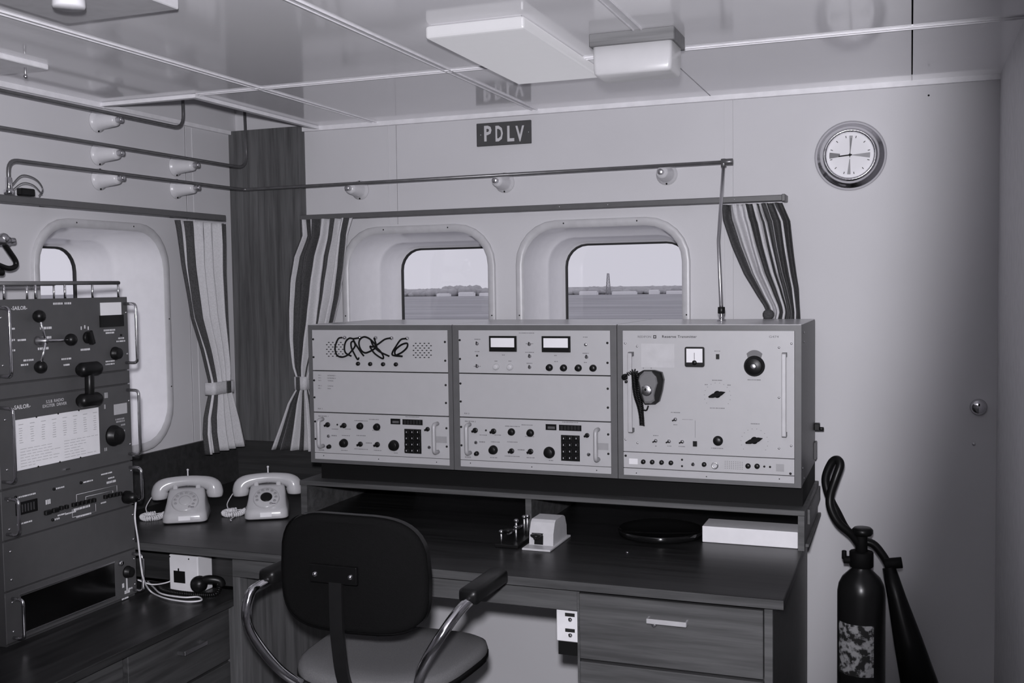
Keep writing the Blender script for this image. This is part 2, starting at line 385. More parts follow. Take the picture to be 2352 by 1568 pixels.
# ------------------------------------------------------------------ outside, haze put into the water, tree and tower colours
ZW = -8.5
m = MB(); m.box((-2500, 4.5, ZW-1), (2500, 3500, ZW)); m.box((-2500, -2500, ZW-1), (-3.5, 4.5, ZW))
def water_mat():
    mm = bpy.data.materials.new('harbour_water'); mm.use_nodes = True; nt = mm.node_tree; b = nt.nodes['Principled BSDF']; b.inputs['Roughness'].default_value = .6
    b.inputs['Specular IOR Level'].default_value = .15
    tc = nt.nodes.new('ShaderNodeTexCoord'); mp = nt.nodes.new('ShaderNodeMapping'); mp.inputs['Scale'].default_value = (.012, .05, 1)
    n = nt.nodes.new('ShaderNodeTexNoise'); n.inputs['Scale'].default_value = 1.; n.inputs['Detail'].default_value = 5
    r = nt.nodes.new('ShaderNodeValToRGB'); r.color_ramp.elements[0].position = .35; r.color_ramp.elements[1].position = .7
    r.color_ramp.elements[0].color = (.26, .26, .275, 1); r.color_ramp.elements[1].color = (.42, .415, .44, 1)  # water lightened to stand in for haze
    nt.links.new(tc.outputs['Object'], mp.inputs[0]); nt.links.new(mp.outputs[0], n.inputs['Vector']); nt.links.new(n.outputs['Fac'], r.inputs['Fac']); nt.links.new(r.outputs[0], b.inputs['Base Color'])
    return mm
m.build('harbour_ground', water_mat(), kind='structure')
SHORE = 930.
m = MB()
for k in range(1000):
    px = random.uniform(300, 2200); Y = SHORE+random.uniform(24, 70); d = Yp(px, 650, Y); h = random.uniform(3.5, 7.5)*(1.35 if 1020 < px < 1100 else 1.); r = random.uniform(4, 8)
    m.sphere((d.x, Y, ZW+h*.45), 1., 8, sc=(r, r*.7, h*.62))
m.build('shore_trees', mat('haze_paled_foliage', .47, .9, noise=.1, nscale=.2), label='haze-paled line of trees along the far shore outside', cat='trees', kind='stuff')  # far haze is lightened into the foliage colour
for (a, b, h, lb) in ((1002, 1030, 3., 'short pale shed beside a taller one, through the window nearest the pilaster'), (1052, 1086, 4., 'tallest pale shed seen through the window nearest the pilaster'), (1100, 1128, 3., 'low pale shed half hidden at the frame of the window nearest the pilaster'), (1330, 1370, 3.5, 'pale shed standing before the lattice tower'), (1405, 1460, 3., 'long low pale shed just past the lattice tower'), (1490, 1512, 4., 'small tall pale shed beyond the long low one'), (1530, 1570, 3., 'low pale shed furthest along the shore from the tower')):
    p = Yp(a, 650, SHORE); q = Yp(b, 650, SHORE)
    t = thing('shore_shed', ((p.x+q.x)/2, SHORE+3, ZW), lb, 'building', 'sheds on the far shore')
    MB().box((p.x, SHORE, ZW), (q.x, SHORE+6, ZW+h*.75)).build('wall', mat('pale_shed', .95, .8), t)
    m = MB(); m.add([(p.x, SHORE, ZW+h*.75), (q.x, SHORE, ZW+h*.75), (q.x, SHORE+6, ZW+h*.75), (p.x, SHORE+6, ZW+h*.75), (p.x, SHORE+3, ZW+h), (q.x, SHORE+3, ZW+h)], [(0, 1, 5, 4), (2, 3, 4, 5), (0, 4, 3), (1, 2, 5)]); m.build('roof', mat('shed_roof', .7, .8), t)
p = Yp(1397, 660, SHORE+10); t = thing('lattice_tower', (p.x, p.y, ZW), 'tall lattice tower rising above the shore trees', 'tower')
ht = 19.5
for sx in (-1, 1):
    for sy in (-1, 1): MB().cyl((p.x+sx*1.9, p.y+sy*1.9, ZW), (p.x+sx*.7, p.y+sy*.7, ZW+ht), .35, .25, 6).build('leg', mat('haze_paled_tower', .42, .8), t)  # tower colour paled for the same distance haze
m = MB()
for k in range(7):
    z0 = ZW+ht*k/7; z1 = ZW+ht*(k+1)/7; a = 1.9-1.2*k/7; b = 1.9-1.2*(k+1)/7
    m.cyl((p.x-a, p.y-a, z0), (p.x+b, p.y-b, z1), .2, n=5); m.cyl((p.x+a, p.y-a, z0), (p.x-b, p.y-b, z1), .2, n=5); m.cyl((p.x-b, p.y-b, z1), (p.x+b, p.y-b, z1), .2, n=5)
m.build('bracing', mat('haze_paled_tower', .42), t)

# ------------------------------------------------------------------ ceiling fittings
t = thing('ceiling_lamp', (-.94, 2.56, C-.034), 'flat white rectangular ceiling lamp beside the small bulkhead lamp', 'lamp')
MB().bbox((-1.060, 2.254, C-.033), (-.816, 2.872, C-.004), .006, 2).build('diffuser', LITAC, t)
MB().box((-1.050, 2.264, C-.006), (-.826, 2.862, C)).build('mounting_tray', mat('lamp_tray', .3, .5), t)
t = thing('bulkhead_lamp', (-.63, 2.56, C-.10), 'small box lamp with dark wooden collar and white shade on ceiling', 'lamp')
m = MB(); m.loft([[(-.632+a*s, 2.562+b*s, z) for a, b in rrect(.098, .058, .010, 3)] for z, s in ((C-.032, 1), (C-.085, .99), (C-.096, .975), (C-.101, .93))]); m.build('shade', ACRYL, t)
MB().bbox((-.737, 2.499, C-.032), (-.527, 2.627, C), .002, 1).build('collar', wood('collar_wood', 0, .10, .17), t)
t = thing('ceiling_hatch', (-1.58, 1.5, C-.02), 'square grey ceiling hatch plate with a round white knob', 'hatch')
MB().bbox((-1.728, 1.16, C-.024), (-1.432, 1.842, C), .002, 1).build('plate', mat('hatch_grey', .55, .35), t)
kp = Zp(158, 12, C-.05)
MB().lathe([(0, 0), (.029, 0), (.031, .004), (.031, .018), (.020, .022), (.012, .026), (.012, .034)], 24, Matrix.Translation((kp.x, kp.y, C-.056))).build('knob', WHITE, t)
t = thing('ceiling_plate', (-2.32, 2.0, C-.012), 'small pale ceiling plate with a hanging stud near the side wall', 'plate')
MB().bbox((-2.44, 1.85, C-.014), (-2.166, 2.235, C), .002, 1).build('plate', STRIP, t)
pp = Zp(58, 160, C-.02); m = MB(); m.cyl((pp.x, pp.y, C-.013), (pp.x, pp.y, C-.035), .003); m.sphere((pp.x, pp.y, C-.038), .006, 10); m.build('stud', STEEL, t)

# call-sign board
t = thing('callsign_board', (-1.346, W-.004, 1.985), 'small dark board lettered PDLV below the ceiling', 'sign')
MB().bbox((-1.449, W-.008, 1.984), (-1.243, W, 2.065), .0015, 1).build('board', SIGNM, t)
for ch, a, b in (('P', 1112, 1129), ('D', 1138, 1155), ('L', 1165, 1181), ('V', 1184, 1204)):
    A = Yp(a, 308, W-.009); B = Yp(b, 305, W-.009); lettering(ch, Frame((0, W-.008, 0), (1, 0, 0), (0, 0, 1)), A.x, B.x, (A.z+B.z)/2, .055, mat('sign_letters', .55, .6), t, .001, .03)
for a, b in ((1104, 310), (1214, 303)): P = Yp(a, b, W-.008); place('screw', screw_me(.002), t, BK.M(P.x, P.z, .008))

# ship's clock
cc = Yp(1953, 358, W-.02); cx, cz = -.180, 1.881
t = thing('ship_clock', (cx, W, cz-.10), 'round chrome ship clock with pale radio-silence dial on wall', 'clock')
MC = BK.M(cx, cz, 0)
MB().lathe([(.108, 0), (.109, .004), (.100, .010), (.094, .018), (.086, .022), (.084, .030), (.079, .036), (.072, .036), (.070, .026)], 48, MC).build('case', CHROME, t)
fc = MB().lathe([(0, .024), (.072, .024)], 48, MC).build('dial', METERW, t)
def sector(a0, a1, r0, r1, mm):
    m = MB(); n = 4; vs = []; 
    for i in range(n+1): a = math.radians(a0+(a1-a0)*i/n); vs += [(r0*math.sin(a), r0*math.cos(a), .0246), (r1*math.sin(a), r1*math.cos(a), .0246)]
    m.add(vs, [(2*i, 2*i+1, 2*i+3, 2*i+2) for i in range(n)]).xf(MC); m.build('dial_sector', mm, fc)
SEC = mat('sector_grey', .34, .8)
sector(-2, 8, .012, .060, SEC); sector(178, 188, .012, .060, SEC); sector(85, 101, .006, .060, SEC); sector(262, 280, .030, .062, mat('sector_dark', .20, .8))
m = MB()
for k in range(12):
    a = math.radians(30*k+12); q = MB().box((-.001, .054, .0246), (.001, .061, .0249)).xf(Matrix.Rotation(a, 4, 'Z')); m.add(q.v, q.f)
m.xf(MC); m.build('hour_marks', PRINTK, fc, kind='stuff')
m = MB(); m.box((-.0012, -.008, .027), (.0012, .052, .0275)); m.xf(MC @ Matrix.Rotation(math.radians(-4), 4, 'Z')); m.build('minute_hand', PRINTG, t)
m = MB(); m.box((-.002, -.006, .0262), (.002, .034, .0268)); m.xf(MC @ Matrix.Rotation(math.radians(95), 4, 'Z')); m.build('hour_hand', PRINTK, t)
m = MB(); m.lathe([(0, .0262), (.004, .0262), (.004, .029), (0, .029)], 12, MC); m.build('hub', PRINTK, t)

# round lock and a loose screw on the right of the back wall
m = MB(); m.lathe([(0, .022), (.012, .0215), (.020, .017), (.0235, .010), (.022, .004), (.025, .002), (.025, 0)], 28, BK.M(.196, 1.098, 0)); t = thing('round_lock', (.196, W, 1.07), 'round chrome lock on the wall beside the corner', 'lock')
m.build('body', CHROME, t); MB().bbox((.194, W-.0222, 1.102), (.199, W-.019, 1.110), .0005, 1).build('keyhole', BLACKM, t)
P = Yp(2237, 1020, W); m = MB(); m.lathe([(0, .0035), (.003, .003), (.005, 0)], 12, BK.M(P.x, P.z, 0)); m.build('wall_screw', STEEL, label='bright screw head in the wall below the round lock', cat='screw')
P = Yp(2133, 219, W); m = MB(); m.lathe([(0, .002), (.002, .002), (.003, 0)], 10, BK.M(P.x, P.z, 0)); m.build('wall_screw', BLACKM, label='tiny dark screw head high on the wall beside the clock', cat='screw')

# ------------------------------------------------------------------ curtain rails and curtains
t = thing('curtain_rail', (-1.26, W-.04, 1.745), 'long dark curtain rail above the paired windows', 'curtain rail')
MB().bbox((-2.145, W-.075, 1.744), (-.381, W-.053, 1.763), .002, 1).build('rail', RAILM, t)
for x in (-1.9, -1.3, -.7): MB().box((x-.01, W-.055, 1.750), (x+.01, W, 1.760)).build('bracket', RAILM, t)
MB().bbox((-.383, W-.077, 1.742), (-.371, W, 1.765), .002, 1).build('end_cap', RAILM, t)
for x in (-1.12, -.95, -.53): place('screw', screw_me(.0022), t, BK.M(x, 1.754, .0755))
t = thing('curtain_rail', (L+.04, 2.8, 1.745), 'dark curtain rail above the single window on the side wall', 'curtain rail')
MB().bbox((L+.078, 1.7, 1.742), (L+.10, 3.285, 1.763), .002, 1).build('rail', RAILM, t)
for y in (1.9, 2.5, 3.1): MB().box((L, y-.01, 1.748), (L+.08, y+.01, 1.758)).build('bracket', RAILM, t)

def interp(tab, z):
    if z >= tab[0][0]: return tab[0][1]
    for (a, b), (c, d) in zip(tab, tab[1:]):
        if z >= c: return b+(d-b)*(a-z)/max(1e-6, a-c)
    return tab[-1][1]
def curtain(name, label, plane, val, left, right, folds, amp, stripes, tie=None, rows=44, cols=120):
    """left/right: outline pixels top to bottom on the hanging plane; stripes: (start, end) of dark bands over 0..1"""
    if plane == 'Y': cv = lambda px, py: (lambda q: (q.z, q.x))(Yp(px, py, val))
    else: cv = lambda px, py: (lambda q: (q.z, q.y))(Xp(px, py, val))
    Lt = [cv(*p) for p in left]; Rt = [cv(*p) for p in right]
    z1 = min(Lt[0][0], Rt[0][0]); z0 = max(min(a for a, _ in Lt), min(a for a, _ in Rt))
    t = thing(name, (Lt[0][1], val, z0) if plane == 'Y' else (val, Lt[0][1], z0), label, 'curtain')
    m = MB(); vs = []
    for i in range(rows+1):
        z = z1+(z0-z1)*i/rows; a = interp(Lt, z); b = interp(Rt, z); wd = abs(b-a)
        top = max(0, 1-i/4.)
        for j in range(cols+1):
            s = j/cols; ph = 2*math.pi*folds*s
            ss = s+.15/folds*math.sin(ph*1.0+1.3+.6*i/rows)/6.28*1.6
            am = amp*min(1., .35+1.2*wd/.3)*(1+.25*math.sin(3.1*folds*s+2))
            wob = am*math.sin(ph+.5*math.sin(2*math.pi*s*2+i*.12))+.004*top*math.sin(ph*3)
            q = a+(b-a)*ss
            vs.append((q, val-wob, z) if plane == 'Y' else (val+wob, q, z))
    for i in range(rows):
        for j in range(cols):
            s = (j+.5)/cols; k = i*(cols+1)+j; d = any(p <= s < q for p, q in stripes)
            m.f.append([k, k+1, k+cols+2, k+cols+1]); m.smooth.append(True); m.mi.append(1 if d else 0)
    m.v = [Vector(v) for v in vs]
    o = m.build('fabric', [FABL, FABD], t); sd = o.modifiers.new('thickness', 'SOLIDIFY'); sd.thickness = .002
    if tie:
        za = cv(*tie[0]); zb = cv(*tie[1]); m = MB()
        a, b = sorted((za[1], zb[1])); c = (a+b)/2; hw = (b-a)/2
        pts = rrect(hw+.004, amp*1.25+.006, amp*.8)
        if plane == 'Y': lo = [[(c+p, val+q, z) for p, q in pts] for z in (zb[0], (za[0]+zb[0])/2, za[0])]
        else: lo = [[(val+q, c+p, z) for p, q in pts] for z in (zb[0], (za[0]+zb[0])/2, za[0])]
        m.loft(lo); m.build('tie_band', [FABL], t)
        m = MB()
        if plane == 'Y': m.bbox((c-.012, val-amp*1.25-.010, zb[0]), (c+.004, val-amp*1.25-.005, za[0]), .001, 1)
        else: m.bbox((val+amp*1.25+.005, c+.010, zb[0]), (val+amp*1.25+.010, c+.034, za[0]), .001, 1)
        m.build('tie_stripe', FABD, t)
    return t
curtain('curtain', 'striped curtain tied back beside the single window on the side wall', 'X', L+.095,
        [(400, 505), (403, 521), (412, 609), (434, 731), (460, 805), (480, 877), (482, 901), (471, 960), (469, 997), (474, 1044)],
        [(518, 505), (518, 560), (517, 628), (521, 720), (530, 850), (528, 880), (533, 900), (554, 964), (568, 1027), (570, 1044)],
        5, .014, [(.0, .035), (.18, .30), (.48, .57), (.71, .76), (.86, 1.)], ((481, 879), (527, 899)))
curtain('curtain', 'striped curtain tied back between wooden pilaster and the paired windows', 'Y', W-.085,
        [(692, 500), (696, 543), (677, 590), (668, 645), (666, 710), (668, 780), (674, 840), (683, 868), (684, 890), (664, 924), (642, 987), (623, 1036)],
        [(808, 500), (798, 537), (792, 614), (782, 681), (768, 740), (745, 800), (722, 850), (708, 880), (707, 895), (716, 924), (726, 987), (732, 1036)],
        5, .016, [(.0, .04), (.09, .18), (.23, .35), (.57, .68), (.76, .81), (.88, .94)], ((683, 864), (708, 894)))
curtain('curtain', 'striped curtain gathered onto the end of the grey radio cabinet', 'Y', W-.080,
        [(1659, 465), (1661, 504), (1682, 565), (1709, 628), (1739, 678), (1755, 702), (1760, 716), (1752, 736)],
        [(1796, 465), (1815, 508), (1823, 582), (1829, 630), (1834, 662), (1836, 702), (1837, 716), (1838, 736)],
        6, .013, [(.0, .14), (.40, .52), (.575, .61), (.655, .73), (.745, .87), (.89, 1.)], None)
kz0 = Yp(1765, 722, W-.10); m = MB(); m.sphere(kz0, .017, 12, sc=(1.1, .8, 1.)); m.cyl(kz0+Vector((-.02, 0, -.022)), kz0+Vector((.02, 0, -.022)), .006); m.build('curtain_knot', FABD, label='dark knotted tie hanging at the gathered curtain edge', cat='tie')  # the knot of the curtain tie, not a hook

# ------------------------------------------------------------------ antenna pipes with porcelain stand-offs
XI = L+.10; YI = W-.10
def pipe(label, pts, rad=.035):
    m = MB(); m.tube(fillet(pts, rad, 6), .0058, 10); return m.build('antenna_pipe', PIPE, label=label, cat='pipe')
zA, zB, zC = 2.052, 1.946, 1.866
pipe('uppermost copper antenna pipe, bending up into the ceiling recess', [(XI, 1.2, zA), (XI, 3.055, zA-.002), (XI, 3.055, C+.10)], .05)
pipe('middle copper antenna pipe, bending up in front of the wooden pilaster', [(XI, 1.2, zB), (XI, 3.425, zB+.003), (XI-.005, 3.425, C+.10)], .06)
pt = thing('antenna_pipe', (XI, 2.9, zC), 'lowest antenna pipe, running round the corner and across the back wall', 'pipe')
xe = Yp(1662, 374, YI).x
p3 = fillet([(XI, 2.282, 1.775), (XI, 2.282, zC-.004), (XI, 3.40, zC), (XI+.05, YI, zC), (xe+.025, YI, zC+.006)], .035, 6)
MB().tube(p3, .0058, 10).build('pipe', PIPE, pt)
m = MB(); m.cyl((xe-.006, YI, zC+.006), (xe+.03, YI, zC+.006), .010); m.cyl((xe, YI, zC-.010), (xe, YI, zC+.016), .009); m.build('end_clamp', PIPE, pt)
rod_b = Zp(1657, 738, 1.371)
m = MB(); m.tube([(xe, YI, zC), (xe-.001, (YI+rod_b.y)/2, 1.62), (rod_b.x, rod_b.y, 1.40)], .0055, 10); m.build('down_rod', STEEL, pt)
m = MB(); m.cyl((rod_b.x, rod_b.y, 1.371), (rod_b.x, rod_b.y, 1.378), .014); m.cyl((rod_b.x, rod_b.y, 1.375), (rod_b.x, rod_b.y, 1.402), .008); m.cyl((rod_b.x, rod_b.y, 1.395), (rod_b.x, rod_b.y, 1.415), .011, mi=1); m.build('entry_bush', [CHROME, BLACK], pt)
INS = None
def insulator(fr, u, v, label, group):
    global INS
    M = fr.M(u, v, 0); parts = {}
    if INS is None:
        a = MB().lathe([(.0, 0), (.036, 0), (.036, .004), (.029, .007), (.027, .02), (.020, .072), (.018, .080), (0, .082)], 22).mesh('body', PORC)
        b = MB().cyl((0, 0, .080), (0, 0, .104), .009, .0095); b = b.mesh('cap', STEEL)
        c = MB(); c.lathe([(0, 0), (.003, 0), (.003, .003), (0, .004)], 8); c = c.mesh('screw', BLACKM)
        INS = (a, b, c)
    t = thing('stand_off_insulator', M.translation, label, 'insulator', group)
    place('body', INS[0], t, M); place('cap', INS[1], t, M)
    for s in (-1, 1): place('screw', INS[2], t, M @ Matrix.Translation((0, s*.0315, .005)))
    return t
for y, z, lb in ((2.746, zA-.014, 'upper white insulator under the uppermost antenna pipe'), (2.746, zB-.014, 'white insulator holding the middle pipe beside the single window'), (2.746, zC-.014, 'white insulator holding the lowest pipe above the single window'),
                 (3.130, zB-.014, 'white insulator holding the middle pipe next to the wall joint strip'), (3.130, zC-.014, 'white insulator holding the lowest pipe next to the wall joint strip')):
    insulator(LF, y, z, lb, 'porcelain stand-off insulators')
for x, lb in ((-1.925, 'porcelain insulator behind the antenna pipe near the wooden pilaster'), (-1.346, 'porcelain insulator behind the antenna pipe below the call-sign board'), (-.765, 'porcelain insulator behind the antenna pipe near its end clamp')):
    insulator(BK, x, zC-.014, lb, 'porcelain stand-off insulators')
m = MB(); m.cyl((XI, 2.282, 1.766), (XI, 2.282, 1.812), .009); m.cyl((XI, 2.282, 1.764), (XI, 2.282, 1.778), .014); m.build('coupling', CHROME, pt)
MB().bbox((XI-.012, 2.318, 1.764), (XI+.010, 2.368, 1.786), .004, 2).build('clip', BLACK, pt)
MB().tube(crom([(XI, 2.29, 1.79), (XI, 2.33, 1.822), (XI, 2.38, 1.816), (XI, 2.405, 1.79), (XI, 2.39, 1.768)], 6), .002, 6).build('wire', PIPE, pt)
MB().tube(crom([(XI, 2.29, 1.775), (XI, 2.33, 1.80), (XI, 2.37, 1.798), (XI, 2.402, 1.775)], 6), .0016, 6).build('wire', PIPE, pt)
# gooseneck at the frame edge
t = thing('gooseneck_arm', Xp(0, 640, L+.12), 'chrome swivel with curved black gooseneck on the side wall', 'arm')
A = lambda x, y: Xp(x, y, L+.12)
m = MB(); m.cyl(A(-14, 552), A(20, 553), .013); m.sphere(A(8, 548), .016); m.cyl(A(18, 553), A(33, 553), .009); m.build('swivel', STEEL, t)
m = MB(); m.tube(crom([A(8, 558), A(22, 578), A(36, 600), A(34, 612), A(18, 616), A(-10, 606), A(-40, 600)], 6), .0075, 10); m.build('neck', BLACK, t)
m = MB(); m.cyl(A(-12, 625), A(6, 625), .010); m.build('stub', BLACK, t)
m = MB(); q = A(-30, 590); m.cyl((L, q.y, q.z), (q.x, q.y, q.z), .02); q2 = A(-14, 552); m.cyl(q, q2, .010); m.build('wall_mount', STEEL, t)

# ------------------------------------------------------------------ desk
YF = 2.488; XR = -.274
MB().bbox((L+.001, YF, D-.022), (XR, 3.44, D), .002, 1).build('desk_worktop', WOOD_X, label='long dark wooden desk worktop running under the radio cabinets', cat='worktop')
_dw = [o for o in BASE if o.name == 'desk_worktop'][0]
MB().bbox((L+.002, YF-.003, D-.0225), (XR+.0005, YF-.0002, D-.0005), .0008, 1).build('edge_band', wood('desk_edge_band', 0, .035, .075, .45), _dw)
t = thing('drawer_pedestal', (-.55, 2.95, 0), 'wooden drawer pedestal under the desk beside the fire extinguisher', 'drawers')
MB().box((-.789, 2.535, .08), (-.303, 3.42, D-.0225)).build('carcass', WOOD_D, t)
MB().box((-.789, 2.520, .08), (-.783, 2.535, D-.0225)).build('stile', EDGE, t); MB().box((-.322, 2.520, .08), (-.303, 2.535, D-.0225)).build('stile', EDGE, t)
for z0, z1 in ((.541, .708), (.365, .533), (.10, .357)):
    dr = MB().bbox((-.781, 2.512, z0), (-.324, 2.534, z1), .0015, 1).build('drawer', wood('drawer_face', 0, .045, .09, .5) if 'drawer_face' not in MATS else MATS['drawer_face'], t)
    zc = z1-.045
    m = MB(); m.bbox((-.602, 2.486, zc-.006), (-.503, 2.490, zc+.006), .0012, 1); m.box((-.602, 2.488, zc-.005), (-.598, 2.512, zc+.005)); m.box((-.507, 2.488, zc-.005), (-.503, 2.512, zc+.005)); m.build('handle', mat('satin_aluminium', .42, .5, .2), dr)
    m = MB(); m.cyl((-.586, 2.512, zc-.012), (-.586, 2.498, zc-.012), .006); m.build('latch', STEEL, dr)
t = thing('desk_apron', (-1.3, 2.53, .66), 'wooden apron board under the front edge of the desk', 'apron')
MB().box((-1.83, 2.520, .660), (-.7895, 2.538, D-.0225)).build('board', EDGE, t)
t = thing('desk_end_panel', (-2.1, 2.64, .59), 'dark upright wooden panel under the desk behind the white box', 'panel')
MB().box((L+.002, 2.632, .592), (-1.85, 2.65, D-.0225)).build('board', WOOD_D, t)
MB().box((-1.849, 2.545, .0), (-1.825, 3.42, D-.0225)).build('side_board', WOOD_Z, t)
# switch box
t = thing('switch_box', (-.83, 2.56, .53), 'white switch box with two toggles fixed beside the drawer pedestal', 'switch')
MB().bbox((-.856, 2.552, .566), (-.790, 2.612, .652), .002, 1).build('housing', WHITE, t)
MB().box((-.854, 2.560, .528), (-.790, 2.61, .5655)).build('gland_block', BLACKM, t)
SB = Frame((0, 2.552, 0), (1, 0, 0), (0, 0, 1))
for v in (.633, .592):
    m = MB(); SB.box(m, -.832, v, -.806, v+.009, 0, .0008); m.build('legend', PRINTK, t); place('toggle', toggle_me(), t, SB.M(-.818, v-.008, 0, .4))

# shelf over the desk
t = thing('desk_shelf', (-1.07, 3.2, D), 'low wooden shelf on the desk carrying the three radio cabinets', 'shelf')
MB().bbox((-1.880, 2.962, .843), (-.269, 3.43, .858), .0015, 1).build('board', EDGE, t)
for x0, x1 in ((-1.879, -1.856), (-1.090, -1.071), (-.288, -.271)): MB().box((x0, 2.968, D), (x1, 3.42, .843)).build('upright', EDGE, t)
m = MB(); m.box((-.2705, 3.0, D+.004), (-.262, 3.43, D+.012)); m.box((-.2705, 3.06, .80), (-.264, 3.43, .842)); m.build('side_rail', EDGE, t)
MB().box((-1.83, 3.02, .8582), (-.28, 3.42, .920)).build('plinth', BLACKM, t)

# ------------------------------------------------------------------ radio cabinets
YC = 2.961
CF = Frame((0, YC, 0), (1, 0, 0), (0, 0, 1))
def cz(px, py): q = Yp(px, py, YC); return q.x, q.z
ZT, ZB = 1.370, .921; PT, PB = 1.354, .933
CABX = [(-1.8325, -1.3215), (-1.3195, -.7985), (-.7965, -.2785)]
PANX = [(-1.818, -1.3354), (-1.2995, -.8169), (-.7810, -.2960)]
CLAB = ['grey radio cabinet with tangled black patch cords on its top panel', 'grey radio cabinet with two wide meters on its top panel', 'grey transmitter cabinet with a hand microphone hung on its front']
CABS = []
for (x0, x1), (p0, p1), lb in zip(CABX, PANX, CLAB):
    t = thing('radio_cabinet', ((x0+x1)/2, 3.2, ZB), lb, 'radio cabinet', 'radio cabinets on the desk shelf'); CABS.append(t)
    m = MB(); m.box((x0, YC, PT), (x1, YC+.03, ZT)); m.box((x0, YC, ZB), (x1, YC+.03, PB)); m.box((x0, YC, PB), (p0, YC+.03, PT)); m.box((p1, YC, PB), (x1, YC+.03, PT)); m.build('front_frame', FRAME, t)
    m = MB(); m.bbox((x0, YC+.03, ZB), (x1, 3.405, ZT-.001), .002, 1); m.build('case', FRAME, t)
    MB().box((x0+.001, YC+.004, ZT-.0005), (x1-.001, 3.404, ZT+.0015)).build('top_sheen_sheet', mat('top_sheen', .5, .28), t)  # pale sheet added to paint in the windows' reflection on the case top
def panel(t, x0, x1, z0, z1, w=.0):
    m = MB(); m.bbox((x0+.0008, YC-.001-w, z0), (x1-.0008, YC+.029, z1), .0006, 1); return m.build('panel', PANEL, t)
def feat(me, par, px, py, name, rot=0., w=.001, dx=0): u, v = cz(px, py); return place(name, me, par, CF.M(u+dx, v, w, rot))
def rect(par, px0, py0, px1, py1, mm, name, d=.001, dx=0, w0=.0005):
    u0, v1 = cz(px0, py0); u1, v0 = cz(px1, py1); m = MB(); CF.box(m, u0+dx, v0, u1+dx, v1, w0, .001+d); return m.build(name, mm, par)
def dashes(par, items, mm, dx=0, name='small_print'):
    m = MB()
    for (px, py, wpx, hpx) in items:
        u, v = cz(px, py); s = 1/815.
        n = max(1, int(wpx/3.2)); 
        for k in range(n):
            a = u+(k-n/2)*wpx*s/n; CF.box(m, a+dx, v-hpx*s/2, a+dx+wpx*s/n*random.uniform(.5, .85), v+hpx*s/2, .0005, .0013)
    return m.build(name, mm, par, kind='stuff')
def bar_handle(par, px, py0, py1, d=.03, dx=0, wd=.0065, mm=None):
    qa = Yp(px, py0, YC-d); u, v1 = qa.x, qa.z; v0 = Yp(px, py1, YC-d).z; m = MB()
    P = [CF.p(u+dx, v1-.002, 0), CF.p(u+dx, v1-.002, d), CF.p(u+dx, v0+.002, d), CF.p(u+dx, v0+.002, 0)]
    m.tube(fillet(P, .012, 5), wd, 10); return m.build('handle', mm or mat('satin_aluminium', .42, .5, .2), par)
